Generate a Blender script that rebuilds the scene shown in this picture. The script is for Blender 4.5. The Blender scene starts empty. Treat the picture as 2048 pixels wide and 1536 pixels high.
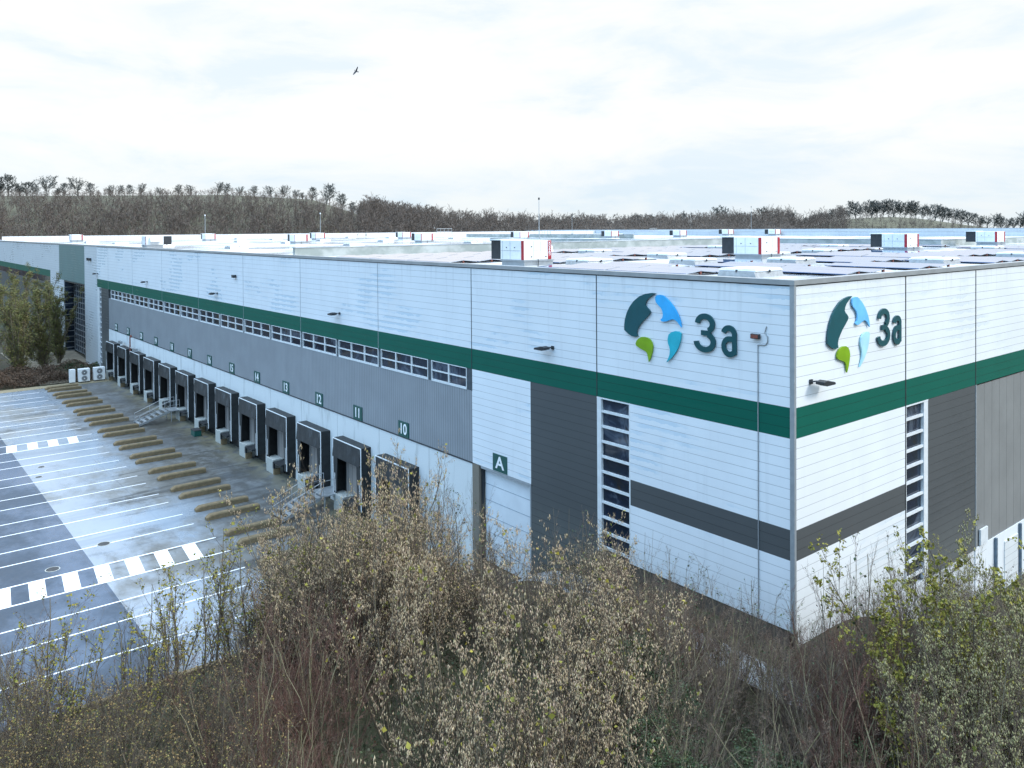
import bpy, math, random
import numpy as np
from mathutils import Vector, Matrix
R = math.radians
random.seed(2)
sc = bpy.context.scene
COL = sc.collection
# ------------------------------------------------------------------ camera
cam = bpy.data.cameras.new('camera'); cam_o = bpy.data.objects.new('camera', cam); COL.objects.link(cam_o)
yaw, pit, rol = 0.89011, -0.01498, -0.007091
fw = Vector((-math.sin(yaw)*math.cos(pit), math.cos(yaw)*math.cos(pit), math.sin(pit)))
r0 = Vector((math.cos(yaw), math.sin(yaw), 0)); u0 = r0.cross(fw)
rt = r0*math.cos(rol) + u0*math.sin(rol); up = -r0*math.sin(rol) + u0*math.cos(rol)
M = Matrix((rt, up, -fw)).transposed().to_4x4(); M.translation = (17.688, -28.369, 15.893)
cam_o.matrix_world = M
cam.sensor_width = 36; cam.lens = 1631.285/2048*36; cam.shift_y = -286.99/2048
cam.clip_start = 0.3; cam.clip_end = 6000
sc.camera = cam_o
# ------------------------------------------------------------------ view, sky, sun
sc.view_settings.view_transform = 'Standard'; sc.view_settings.look = 'None'
sc.view_settings.gamma = 1; sc.view_settings.exposure = 0.6
sc.render.engine = 'CYCLES'
sc.cycles.max_bounces = 6; sc.cycles.diffuse_bounces = 3; sc.cycles.glossy_bounces = 3; sc.cycles.transparent_max_bounces = 6
SUN_EL, SUN_AZ = R(38), R(28)          # azimuth measured from +X towards +Y
sdir = Vector((math.cos(SUN_EL)*math.cos(SUN_AZ), math.cos(SUN_EL)*math.sin(SUN_AZ), math.sin(SUN_EL)))
w = bpy.data.worlds.new('World'); sc.world = w; w.use_nodes = True
nt = w.node_tree; N = nt.nodes; Lk = nt.links; N.clear()
def nd(t, **k):
    n = N.new(t)
    for a, b in k.items(): setattr(n, a, b)
    return n
def math_(op, a, b=None, c=None):
    n = nd('ShaderNodeMath', operation=op)
    for i, v in enumerate((a, b, c)):
        if v is None: continue
        if isinstance(v, (int, float)): n.inputs[i].default_value = v
        else: Lk.new(v, n.inputs[i])
    return n.outputs[0]
def ramp_(fac, stops):
    n = nd('ShaderNodeValToRGB'); e = n.color_ramp.elements
    while len(e) > 1: e.remove(e[-1])
    e[0].position = stops[0][0]; e[0].color = tuple(stops[0][1])+(1,)
    for p_, c_ in stops[1:]:
        q = e.new(p_); q.color = tuple(c_)+(1,)
    Lk.new(fac, n.inputs[0]); return n.outputs[0]
tc = nd('ShaderNodeTexCoord'); sep = nd('ShaderNodeSeparateXYZ'); Lk.new(tc.outputs['Generated'], sep.inputs[0])
sky = nd('ShaderNodeTexSky', sky_type='NISHITA', sun_disc=False, sun_elevation=SUN_EL, sun_rotation=math.pi/2-SUN_AZ)
# overcast layer: brighter overhead, thin and blue towards the -Y side, soft grey-blue cloud bellies
zc = math_('MAXIMUM', sep.outputs[2], 0.0)
base = ramp_(zc, [(0, (.58, .635, .67)), (.05, (.625, .655, .675)), (.11, (.70, .695, .69)), (.28, (.69, .70, .71)), (.5, (1.15, 1.3, 1.45)), (1, (2.1, 2.4, 2.75))])
mp = nd('ShaderNodeMapping'); mp.inputs['Scale'].default_value = (1.7, 1.7, 6.0); mp.inputs['Location'].default_value = (3.1, .7, 1.45)
Lk.new(tc.outputs['Generated'], mp.inputs[0])
nz = nd('ShaderNodeTexNoise'); nz.inputs['Scale'].default_value = 2.6; nz.inputs['Detail'].default_value = 9; nz.inputs['Roughness'].default_value = .6; nz.inputs['Distortion'].default_value = .35
Lk.new(mp.outputs[0], nz.inputs['Vector'])
belly = ramp_(nz.outputs[0], [(0, (.79, .89, .985)), (.36, (.83, .915, .99)), (.47, (.945, .975, 1.0)), (.55, (1, 1, .995)), (.68, (1.03, 1.02, 1.0))])
mul = nd('ShaderNodeMix', data_type='RGBA', blend_type='MULTIPLY'); mul.inputs[0].default_value = 1
Lk.new(base, mul.inputs[6]); Lk.new(belly, mul.inputs[7])
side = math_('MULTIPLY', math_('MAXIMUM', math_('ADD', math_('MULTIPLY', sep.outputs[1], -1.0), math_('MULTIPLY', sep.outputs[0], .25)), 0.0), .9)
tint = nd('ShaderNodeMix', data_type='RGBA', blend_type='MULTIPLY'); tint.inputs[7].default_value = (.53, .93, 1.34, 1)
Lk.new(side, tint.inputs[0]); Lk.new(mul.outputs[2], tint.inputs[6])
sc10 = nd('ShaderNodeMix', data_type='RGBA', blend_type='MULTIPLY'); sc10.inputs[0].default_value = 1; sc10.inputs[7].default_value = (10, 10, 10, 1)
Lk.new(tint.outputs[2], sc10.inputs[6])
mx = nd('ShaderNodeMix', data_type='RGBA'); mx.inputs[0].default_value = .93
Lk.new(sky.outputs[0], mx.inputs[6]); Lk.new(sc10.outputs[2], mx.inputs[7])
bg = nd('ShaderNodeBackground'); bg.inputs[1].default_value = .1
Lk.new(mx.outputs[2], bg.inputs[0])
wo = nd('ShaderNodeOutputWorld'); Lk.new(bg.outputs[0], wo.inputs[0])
sun = bpy.data.lights.new('sun', 'SUN'); sun.energy = 1.5; sun.angle = R(14); sun.color = (1, .95, .88)
sun_o = bpy.data.objects.new('sun', sun); COL.objects.link(sun_o)
sun_o.rotation_euler = (-sdir).to_track_quat('-Z', 'Y').to_euler(); sun_o.location = (60, 40, 80)
# ------------------------------------------------------------------ helpers
def obj(name, me, parent=None, loc=None, label=None, cat=None, group=None, kind=None):
    o = bpy.data.objects.new(name, me); COL.objects.link(o)
    if parent: o.parent = parent
    if loc: o.location = loc
    return tag(o, label, cat, group, kind)
def tag(o, label=None, cat=None, group=None, kind=None):
    for k, v in (('label', label), ('category', cat), ('group', group), ('kind', kind)):
        if v: o[k] = v
    return o
def thing(name, label, cat, loc=(0, 0, 0), group=None, rz=0):
    o = obj(name, None, None, loc, label, cat, group); o.rotation_euler[2] = rz
    return o
def copy_tree(o, parent=None):
    c = o.copy(); COL.objects.link(c); c.parent = parent
    for ch in list(o.children): copy_tree(ch, c)
    return c
class MB:
    def __init__(s): s.v = []; s.f = []; s.m = []
    def add(s, v, f, m=0):
        n = len(s.v); s.v += [tuple(map(float, a)) for a in v]; s.f += [tuple(i+n for i in q) for q in f]; s.m += [m]*len(f); return s
    def box(s, a, b, m=0):
        (x0, y0, z0), (x1, y1, z1) = a, b
        x0, x1 = min(x0, x1), max(x0, x1); y0, y1 = min(y0, y1), max(y0, y1); z0, z1 = min(z0, z1), max(z0, z1)
        return s.add([(x0,y0,z0),(x1,y0,z0),(x1,y1,z0),(x0,y1,z0),(x0,y0,z1),(x1,y0,z1),(x1,y1,z1),(x0,y1,z1)],
              [(0,3,2,1),(4,5,6,7),(0,1,5,4),(1,2,6,5),(2,3,7,6),(3,0,4,7)], m)
    def quad(s, a, b, c, d, m=0): return s.add([a, b, c, d], [(0, 1, 2, 3)], m)
    def prism(s, poly, axis, a, b, m=0):
        n = len(poly)
        def P(u, v, t): return {'x': (t, u, v), 'y': (u, t, v), 'z': (u, v, t)}[axis]
        v = [P(u, w_, a) for u, w_ in poly]+[P(u, w_, b) for u, w_ in poly]
        f = [tuple(range(n))[::-1], tuple(range(n, 2*n))]+[(i, (i+1) % n, n+(i+1) % n, n+i) for i in range(n)]
        return s.add(v, f, m)
    def tube(s, p, q, r, r2=None, n=8, m=0, caps=True):
        p, q = Vector(p), Vector(q); d = (q-p).normalized(); a = d.orthogonal().normalized(); b = d.cross(a); r2 = r if r2 is None else r2
        v = [p+(a*math.cos(t)+b*math.sin(t))*r for t in [2*math.pi*i/n for i in range(n)]]+[q+(a*math.cos(t)+b*math.sin(t))*r2 for t in [2*math.pi*i/n for i in range(n)]]
        f = [(i, (i+1) % n, n+(i+1) % n, n+i) for i in range(n)]
        if caps: f += [tuple(range(n))[::-1], tuple(range(n, 2*n))]
        return s.add(v, f, m)
    def path(s, pts, r, n=6, m=0):
        for a, b in zip(pts, pts[1:]): s.tube(a, b, r, n=n, m=m)
        return s
    def build(s, name, mats, parent=None, loc=None, bevel=0, **k):
        me = bpy.data.meshes.new(name); me.from_pydata(s.v, [], s.f)
        for m in (mats if isinstance(mats, (list, tuple)) else [mats]): me.materials.append(m)
        me.polygons.foreach_set('material_index', s.m)
        import bmesh
        bm = bmesh.new(); bm.from_mesh(me)
        if k.pop('recalc', True): bmesh.ops.recalc_face_normals(bm, faces=bm.faces)
        bm.to_mesh(me); bm.free(); me.update()
        o = obj(name, me, parent, loc, **k)
        if bevel:
            b = o.modifiers.new('bevel', 'BEVEL'); b.width = bevel; b.segments = 2; b.limit_method = 'ANGLE'
        return o
def npmesh(name, V, F, mat, parent=None, **k):
    """V (n,3), F (m,k) all faces with the same corner count"""
    V = np.asarray(V, np.float32); F = np.asarray(F, np.int32); kk = F.shape[1]
    me = bpy.data.meshes.new(name); me.vertices.add(len(V)); me.vertices.foreach_set('co', V.ravel())
    me.loops.add(F.size); me.loops.foreach_set('vertex_index', F.ravel())
    me.polygons.add(len(F)); me.polygons.foreach_set('loop_start', np.arange(0, F.size, kk, dtype=np.int32)); me.polygons.foreach_set('loop_total', np.full(len(F), kk, np.int32))
    me.update(calc_edges=True); me.materials.append(mat)
    return obj(name, me, parent, **k)
# ------------------------------------------------------------------ materials
class NT:
    def __init__(s, name):
        s.m = bpy.data.materials.new(name); s.m.use_nodes = True; s.t = s.m.node_tree; s.t.nodes.clear()
        s.out = s.t.nodes.new('ShaderNodeOutputMaterial'); s.b = s.t.nodes.new('ShaderNodeBsdfPrincipled'); s.t.links.new(s.b.outputs[0], s.out.inputs[0])
        s.tc = s.t.nodes.new('ShaderNodeTexCoord'); s.co = s.tc.outputs['Object']
    def n(s, t, **k):
        x = s.t.nodes.new(t)
        for a, b in k.items(): setattr(x, a, b)
        return x
    def put(s, sock, v):
        if isinstance(v, bpy.types.NodeSocket): s.t.links.new(v, sock)
        elif isinstance(v, (tuple, list)): sock.default_value = tuple(v)+((1,) if len(v) == 3 and len(sock.default_value) == 4 else ())
        else: sock.default_value = v
    def math(s, op, a, b=0.0, c=None):
        x = s.n('ShaderNodeMath', operation=op); s.put(x.inputs[0], a); s.put(x.inputs[1], b)
        if c is not None: s.put(x.inputs[2], c)
        return x.outputs[0]
    def xyz(s, co=None):
        x = s.n('ShaderNodeSeparateXYZ'); s.put(x.inputs[0], co or s.co); return x.outputs
    def map(s, scale=(1, 1, 1), loc=(0, 0, 0), rot=(0, 0, 0), co=None):
        x = s.n('ShaderNodeMapping'); s.put(x.inputs[0], co or s.co); x.inputs['Scale'].default_value = scale; x.inputs['Location'].default_value = loc; x.inputs['Rotation'].default_value = rot
        return x.outputs[0]
    def noise(s, scale, detail=4, rough=.55, co=None, dist=0):
        x = s.n('ShaderNodeTexNoise'); s.put(x.inputs['Vector'], co or s.co); x.inputs['Scale'].default_value = scale; x.inputs['Detail'].default_value = detail
        x.inputs['Roughness'].default_value = rough; x.inputs['Distortion'].default_value = dist; return x.outputs[0]
    def step(s, v, a, b):
        x = s.n('ShaderNodeMapRange', interpolation_type='SMOOTHSTEP'); s.put(x.inputs[0], v); x.inputs[1].default_value = a; x.inputs[2].default_value = b; return x.outputs[0]
    def lerp(s, v, a, b):
        x = s.n('ShaderNodeMapRange'); s.put(x.inputs[0], v); x.inputs[3].default_value = a; x.inputs[4].default_value = b; return x.outputs[0]
    def mix(s, f, a, b, bl='MIX'):
        x = s.n('ShaderNodeMix', data_type='RGBA', blend_type=bl); s.put(x.inputs[0], f); s.put(x.inputs[6], a); s.put(x.inputs[7], b); return x.outputs[2]
    def ramp(s, f, stops):
        x = s.n('ShaderNodeValToRGB'); e = x.color_ramp.elements
        while len(e) > 1: e.remove(e[-1])
        e[0].position = stops[0][0]; e[0].color = tuple(stops[0][1])+(1,)
        for p_, c_ in stops[1:]: e.new(p_).color = tuple(c_)+(1,)
        s.put(x.inputs[0], f); return x.outputs[0]
    def bump(s, h, st=.3, dist=.02):
        x = s.n('ShaderNodeBump'); x.inputs['Strength'].default_value = st; x.inputs['Distance'].default_value = dist; s.put(x.inputs['Height'], h); s.put(s.b.inputs['Normal'], x.outputs[0])
    def line(s, v, period, width, off=0.0):
        f = s.math('FRACT', s.math('DIVIDE', s.math('ADD', v, off), period)); h = width/period
        return s.math('ADD', s.math('LESS_THAN', f, h/2), s.math('GREATER_THAN', f, 1-h/2))
    def fin(s, col=None, rough=None, metal=None, spec=None):
        for k, v in (('Base Color', col), ('Roughness', rough), ('Metallic', metal), ('Specular IOR Level', spec)):
            if v is not None: s.put(s.b.inputs[k], v)
        return s.m
def plain(name, col, rough=.5, metal=0, var=.25, scale=3, bump=0):
    t = NT(name); n_ = t.noise(scale, 5)
    c = t.mix(t.step(n_, .3, .7), tuple(x*(1-var) for x in col), tuple(min(1, x*(1+var*.4)) for x in col))
    if bump: t.bump(t.noise(scale*8, 3), bump)
    return t.fin(c, rough, metal)
def cladding(name, col, rough, dark=.42, stain=.5, period=.4, light=False):
    """horizontal sandwich panels: joints every 0.4 m, rain film and run-off stains"""
    t = NT(name); x, y, z = t.xyz()
    n1 = t.noise(.35, 5, .6); fine = t.noise(60, 2)
    # water hanging below joints: strength falls off beneath each joint, patchy along the wall
    fz = t.math('FRACT', t.math('DIVIDE', z, period))
    patch = t.step(t.noise(1, 4, .6, co=t.map((.11, .11, .26))), .52, .60)
    ragged = t.noise(1, 5, .65, co=t.map((1.3, 1.3, .5)))
    wet = t.math('MULTIPLY', patch, t.math('GREATER_THAN', t.math('ADD', fz, t.math('MULTIPLY', ragged, 1.1)), 1.12))
    runs = t.step(t.noise(1, 3, .6, co=t.map((2.2, 2.2, .12))), .56, .72)
    c = t.mix(t.step(n1, .3, .75), tuple(a*.93 for a in col), col)
    c = t.mix(t.math('MULTIPLY', wet, .34*stain*2), c, tuple(a*b for a, b in zip(col, (.55, .72, .84))))
    c = t.mix(t.math('MULTIPLY', runs, .10*stain*2), c, tuple(a*.6 for a in col))
    top = t.math('MULTIPLY', t.step(z, 11.2, 13.6), t.step(t.noise(1, 4, .6, co=t.map((3.5, 3.5, .25))), .5, .7))
    c = t.mix(t.math('MULTIPLY', top, .22), c, tuple(a*.5 for a in col)); low = t.math('SUBTRACT', 1.0, t.step(z, -1.0, 2.2)); c = t.mix(t.math('MULTIPLY', low, t.math('MULTIPLY', t.noise(1.5, 5, .7), .35)), c, (.25, .27, .24))
    c = t.mix(t.math('MULTIPLY', fine, .10), c, tuple(a*.7 for a in col))
    j = t.line(z, period, .022)
    c = t.mix(t.math('MULTIPLY', j, .8), c, (tuple(min(1, a*1.9+.06) for a in col) if light else tuple(a*dark for a in col)))
    t.bump(t.math('ADD', t.math('MULTIPLY', j, -1.0), t.math('MULTIPLY', t.noise(1, 2, co=t.map((.6, .6, 2.2))), .5)), .25, .015)
    return t.fin(c, t.math('SUBTRACT', rough, t.math('MULTIPLY', wet, .15)), None, .22 if col[0] < .2 else .45)
m_white = cladding('white_panel', (.75, .785, .81), .38, stain=.75)
m_white_side = cladding('white_panel_side', (.76, .79, .80), .42, stain=.25)
m_green = cladding('green_panel', (.0, .10, .068), .5, stain=.06)
m_grey = cladding('grey_panel', (.082, .088, .090), .5, stain=.1, light=False)
m_teal_panel = cladding('sage_panel', (.13, .21, .205), .45, stain=.35)
def ribbed(name, col, period, width, dk, rough=.45, swap=False):
    t = NT(name); x, y, z = t.xyz(); v = t.math('ADD', x, y)
    f = t.math('FRACT', t.math('DIVIDE', v, period)); rib = t.step(t.math('ABSOLUTE', t.math('SUBTRACT', f, .5)), .5-width, .5-width*.4)
    n1 = t.noise(.5, 4)
    big = t.step(t.noise(1, 3, co=t.map((.9, .9, .05))), .35, .7)
    c = t.mix(t.step(n1, .3, .7), tuple(a*.88 for a in col), col); c = t.mix(t.math('MULTIPLY', big, .2), c, tuple(a*.75 for a in col))
    c = t.mix(t.math('MULTIPLY', rib, dk), c, tuple(a*.35 for a in col))
    t.bump(rib, .5, .03); return t.fin(c, rough)
m_corr = ribbed('corrugated_grey', (.27, .29, .31), .25, .14, .55)
m_corr_seam = ribbed('seamed_grey', (.22, .225, .22), 1.0, .03, .6)
m_ribwhite = cladding('brushed_panel', (.58, .62, .65), .35, stain=.12, period=.4)
def concrete(name, col, joints=True):
    t = NT(name); x, y, z = t.xyz()
    c = t.mix(t.noise(22, 4, .7), tuple(a*.72 for a in col), tuple(min(1, a*1.15) for a in col))
    st = t.math('MULTIPLY', t.step(t.noise(1, 4, .6, co=t.map((1.4, 1.4, .25))), .52, .72), .35)
    c = t.mix(st, c, (.16, .17, .15)); t.bump(t.noise(30, 4, .7), .35, .02)
    if joints: c = t.mix(t.math('MULTIPLY', t.line(x, 6.31, .05, 32.2), .55), c, (.1, .12, .12))
    return t.fin(c, .8)
m_conc_wall = concrete('washed_concrete', (.66, .69, .69))
m_conc = concrete('cast_concrete', (.42, .43, .40), False)
m_trim = plain('grey_trim', (.33, .36, .38), .4, .3, .1)
m_coping = plain('coping_metal', (.36, .38, .39), .38, .4, .12, 1.2)
m_frame = plain('window_frame', (.66, .69, .70), .4, 0, .08)
m_black = plain('black_curtain', (.012, .014, .015), .5, 0, .5, 2.5, .2)
m_steel = plain('galvanised_steel', (.42, .45, .47), .38, .6, .2, 4)
m_red = plain('red_stripe', (.38, .02, .03), .4)
m_unitwhite = plain('unit_white', (.80, .81, .80), .4, 0, .06, 2)
m_dark = plain('dark_metal', (.03, .035, .04), .5, .2)
m_orange = plain('rust_orange', (.20, .06, .04), .6)
m_signgreen = plain('sign_green', (.004, .075, .062), .4, 0, .1)
m_letter = plain('letter_white', (.82, .84, .84), .4, 0, .05)
def glass(name, col=(.012, .02, .03)):
    t = NT(name); n_ = t.noise(.45, 4, .6, dist=1.2)
    c = t.ramp(n_, [(.3, (.035, .024, .016)), (.42, col), (.55, (.014, .022, .04)), (.64, (.07, .09, .12)), (.72, (.02, .02, .022))]); t.bump(t.noise(.6, 1), .05, .1)  # navy, brown and pale blotches in the colour imitate reflections
    return t.fin(c, .05, 0, .35)
m_glass = glass('window_glass')
def curtain_mat():
    t = NT('worn_black_pvc'); x, y, z = t.xyz()
    sc_ = t.step(t.noise(1, 5, .65, co=t.map((1.6, 1.6, .7))), .5, .8)
    oi = t.n('ShaderNodeObjectInfo'); c = t.mix(t.math('MULTIPLY', sc_, t.lerp(oi.outputs['Random'], .25, .85)), (.014, .019, .022), (.19, .22, .24)); t.bump(t.noise(2, 3), .3, .05)
    return t.fin(c, t.lerp(t.noise(2.5), .3, .6))
m_curtain = curtain_mat()
def asphalt(name, a, b, wet_sheen_col, wet_amt, tyre=True, leaves=.0):
    t = NT(name); x, y, z = t.xyz()
    n1 = t.noise(.16, 6, .6); n2 = t.noise(9, 5, .75); grit = t.noise(70, 3, .8)
    c = t.mix(t.step(n1, .3, .68), a, b); c = t.mix(t.math('MULTIPLY', n2, .5), c, tuple(v*.55 for v in a)); c = t.mix(t.math('MULTIPLY', grit, .35), c, tuple(v*1.7 for v in b))
    if tyre:
        ty = t.step(t.noise(1, 5, .62, co=t.map((.75, .06, 1)), dist=.9), .51, .62); c = t.mix(t.math('MULTIPLY', ty, .85), c, (.016, .022, .024))
        sw = t.step(t.noise(.42, 5, .65, dist=2.2), .56, .64); c = t.mix(t.math('MULTIPLY', sw, .4), c, (.03, .034, .034))
        near = t.step(y, -13, -4); c = t.mix(t.math('MULTIPLY', near, t.math('ADD', .25, t.math('MULTIPLY', t.step(t.noise(.7, 7, .75), .38, .58), .65))), c, (.030, .027, .017))
        gr = t.step(y, -3.2, -.6); c = t.mix(t.math('MULTIPLY', gr, t.step(t.noise(.8, 5, .6), .38, .55)), c, (.13, .115, .065))
    c = t.mix(t.math('MULTIPLY', t.math('MAXIMUM', t.line(x, 6.05, .09, 1.2), t.line(y, 5.6, .09, .4)), .45), c, (.03, .03, .028))
    sp = t.step(t.noise(2.6, 6, .8), .60, .68); c = t.mix(t.math('MULTIPLY', sp, .5), c, (.04, .04, .035))
    wetm = t.step(t.noise(1, 6, .66, co=t.map((.10, .16, 1), (3, 1, 0))), .5-wet_amt*.22, .70-wet_amt*.22)
    wetm = t.math('MULTIPLY', wetm, t.math('SUBTRACT', 1.0, t.math('MULTIPLY', t.step(y, -11, -6), .85)))
    c = t.mix(t.math('MULTIPLY', wetm, .6), c, wet_sheen_col)  # sky sheen of the wet patches, mixed into the base colour
    rg = t.math('SUBTRACT', t.lerp(t.noise(3, 4), .42, .66), t.math('MULTIPLY', wetm, .36)); t.bump(t.math('ADD', t.math('MULTIPLY', n2, .3), t.math('MULTIPLY', grit, .4)), .12, .01)
    return t.fin(c, rg, 0, .6)
m_yard = asphalt('yard_concrete', (.055, .058, .054), (.19, .20, .20), (.32, .40, .50), .60)
m_asph = asphalt('dark_asphalt', (.010, .024, .042), (.028, .052, .085), (.06, .12, .21), .35, False)
m_road = asphalt('pavement_concrete', (.20, .215, .22), (.30, .32, .33), (.25, .29, .33), .3, False)
t = NT('road_paint'); wr = t.step(t.noise(12, 5, .8), .62, .74)
m_paint = t.fin(t.mix(t.math('MULTIPLY', wr, .5), (.80, .82, .84), (.3, .32, .34)), .5)
def kerbmat():
    t = NT('mossy_concrete'); c = t.mix(t.step(t.noise(2.2, 6, .7), .35, .65), (.25, .178, .098), (.16, .125, .068)); c = t.mix(t.math('MULTIPLY', t.noise(40, 3), .5), c, (.06, .055, .035)); t.bump(t.noise(18, 4, .7), .5, .03)
    return t.fin(c, .9)
m_kerb = kerbmat()
def soil():
    t = NT('leaf_litter'); n_ = t.noise(1.1, 6, .7); c = t.ramp(n_, [(.3, (.018, .016, .010)), (.5, (.055, .042, .025)), (.62, (.04, .05, .02)), (.8, (.10, .075, .045))])
    c = t.mix(t.step(t.noise(.012, 3), .5, .6), c, (.05, .055, .025)); t.bump(t.noise(14, 5, .8), .8, .08); return t.fin(c, .95)
m_soil = soil()
t = NT('roof_membrane'); x, y, z = t.xyz(); n1 = t.noise(.25, 6, .6); wetm = t.step(t.noise(1, 5, .6, co=t.map((.12, .07, 1))), .42, .56)
c = t.mix(t.step(n1, .3, .7), (.50, .52, .53), (.70, .72, .73)); c = t.mix(t.math('MULTIPLY', t.line(x, 2.0, .05), .35), c, (.2, .22, .23)); c = t.mix(t.math('MULTIPLY', t.noise(3, 5, .7), .35), c, (.25, .26, .25))
m_roof = t.fin(t.mix(t.math('MULTIPLY', wetm, .6), c, (.29, .33, .38)), t.math('SUBTRACT', .55, t.math('MULTIPLY', wetm, .42)), 0, .7)
t = NT('upstand_felt'); st = t.step(t.noise(1, 5, .6, co=t.map((.5, .5, .8))), .4, .65)
m_upst = t.fin(t.mix(st, (.27, .30, .28), (.42, .44, .42)), .6)
def solar():
    t = NT('solar_glass'); x, y, z = t.xyz(); g = t.math('MAXIMUM', t.line(x, 1.72, .02), t.line(y, 1.14, .015))
    c = t.mix(g, t.mix(t.noise(.5), (.03, .10, .25), (.06, .15, .32)), (.36, .40, .46)); t.b.inputs['Coat Weight'].default_value = 1; t.b.inputs['Coat Roughness'].default_value = .05; return t.fin(c, t.math('ADD', .05, t.math('MULTIPLY', t.noise(4, 4), .12)), 0, 1.0)
m_solar = solar()
def islands(name, cols, rough=.8, sub=0, spread=1.0):
    """colour varies from leaf to leaf / twig to twig and a little from plant to plant"""
    t = NT(name); g = t.n('ShaderNodeNewGeometry'); oi = t.n('ShaderNodeObjectInfo')
    r_ = t.math('FRACT', t.math('ADD', g.outputs['Random Per Island'], t.math('MULTIPLY', oi.outputs['Random'], .35)))
    n = len(cols); c = t.ramp(g.outputs['Random Per Island'], [(i/(n-1), c_) for i, c_ in enumerate(cols)])
    c = t.mix(t.math('MULTIPLY', oi.outputs['Random'], .35*spread), c, cols[0], 'MIX')
    m = t.fin(c, rough)
    if sub: t.b.inputs['Subsurface Weight'].default_value = 0
    return m
m_bark = islands('bark', [(.10, .085, .06), (.16, .135, .09), (.06, .05, .036), (.23, .20, .13)])
m_barkpale = islands('pale_green_bark', [(.22, .19, .11), (.30, .27, .16), (.14, .12, .07), (.26, .25, .12)])
m_twig = islands('brown_twig', [(.05, .036, .026), (.095, .07, .048), (.032, .024, .018), (.17, .13, .085)])
m_twigred = islands('red_twig', [(.10, .045, .034), (.155, .07, .048), (.06, .03, .024), (.19, .12, .075)])
m_twiggrey = islands('grey_twig', [(.085, .066, .055), (.14, .105, .08), (.05, .04, .034), (.24, .19, .13), (.11, .06, .045)])
m_catkin = islands('catkin', [(.44, .33, .19), (.66, .53, .34), (.30, .21, .115), (.58, .40, .29), (.40, .37, .18)])
m_leafy = islands('yellow_green_leaf', [(.17, .17, .022), (.28, .24, .035), (.11, .125, .018), (.36, .28, .04)])
m_leafo = islands('ochre_leaf', [(.19, .12, .045), (.27, .19, .07), (.12, .07, .03), (.24, .22, .06), (.15, .16, .045)])
m_ivy = islands('ivy_leaf', [(.028, .055, .018), (.05, .09, .028), (.016, .032, .012), (.09, .12, .035)], .5)
m_brownleaf = islands('dead_leaf', [(.07, .045, .026), (.11, .065, .04), (.045, .03, .02), (.14, .095, .06)])
m_seed = islands('seed_head', [(.24, .22, .10), (.36, .33, .18), (.15, .155, .06), (.30, .26, .15)])
t = NT('hill_ground'); hm = t.step(t.xyz()[2], 0, 1)
m_hillgrass = t.fin(t.mix(t.step(t.noise(.09, 6, .7), .4, .6), (.065, .06, .038), (.10, .095, .06)), .95)
m_fartwig = islands('far_branches', [(.10, .075, .062), (.155, .125, .10), (.065, .05, .042), (.21, .18, .145), (.115, .075, .06)])
m_fartree = islands('ridge_branches', [(.085, .09, .082), (.13, .135, .12), (.06, .066, .062)])
m_conifer = islands('dull_green_foliage', [(.12, .135, .035), (.18, .19, .05), (.07, .09, .025), (.20, .165, .06), (.15, .10, .05)])
_ON = 'first second third fourth fifth sixth seventh eighth ninth tenth eleventh twelfth thirteenth fourteenth fifteenth sixteenth seventeenth eighteenth nineteenth'.split()
def ordn(i):
    if i < 20: return _ON[i-1]
    t_, u_ = divmod(i, 10); return ('twentieth', 'thirtieth', 'fortieth', 'fiftieth')[t_-2] if u_ == 0 else ('twenty', 'thirty', 'forty', 'fifty')[t_-2]+' '+_ON[u_-1]
# ------------------------------------------------------------------ ground, yard, paths
def ss(a, b, x):
    t_ = np.clip((x-a)/(b-a), 0, 1); return t_*t_*(3-2*t_)
def gh(x, y):
    x = np.asarray(x, float); y = np.asarray(y, float)
    h = -4.86+4.2*ss(-20.5, -10, x)
    h = h-3.6*ss(3, 15, y)*ss(-3, .5, x)
    return h
def axis(dense, outer): return np.array(sorted(set(outer) | set(np.round(dense, 3))))
xs = axis(np.arange(-24, 30, .6), [-2500, -1500, -900, -600, -450, -330, -260, -180, -120, -80, -50, -35, 40, 60, 100, 200, 500, 1200, 2500])
ys = axis(np.arange(-50, 40, .9), [-1500, -600, -300, -150, -80, 60, 100, 180, 300, 600, 1200, 2500])
X, Y = np.meshgrid(xs, ys); Z = gh(X, Y)
rs = np.random.RandomState(3); dn = (X > -19) & (X < 29) & (Y > -49) & (Y < -3)
Z = Z+np.where(dn, rs.rand(*X.shape)*.22-.1, 0)
nx, ny = len(xs), len(ys); ii = np.arange((ny-1)*(nx-1)); a_ = (ii//(nx-1))*nx+ii % (nx-1)
npmesh('ground', np.c_[X.ravel(), Y.ravel(), Z.ravel()], np.c_[a_, a_+1, a_+1+nx, a_+nx], m_soil, kind='structure')
YZ = -4.8
MB().quad((-104.6, -17, YZ), (-21.4, -17, YZ), (-21.4, -.02, YZ), (-104.6, -.02, YZ)).build('yard_slab', m_yard, kind='structure')
MB().quad((-104.6, -60, YZ), (-21.4, -60, YZ), (-21.4, -17, YZ), (-104.6, -17, YZ)).build('yard_road', m_asph, kind='structure')
mb = MB()
for x in (-41.05, -43.55, -46.95, -49.5, -53.05, -55.65, -59.2, -61.75, -65.25, -67.8, -77.3, -79.9, -83.3, -86.0, -89.35, -92.05, -95.6, -98.4, -102.0, -28.85, -31.4, -25.3):
    mb.box((x-.055, -24 if x > -35 else -40, YZ+.002), (x+.055, -9.9, YZ+.006))
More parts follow.
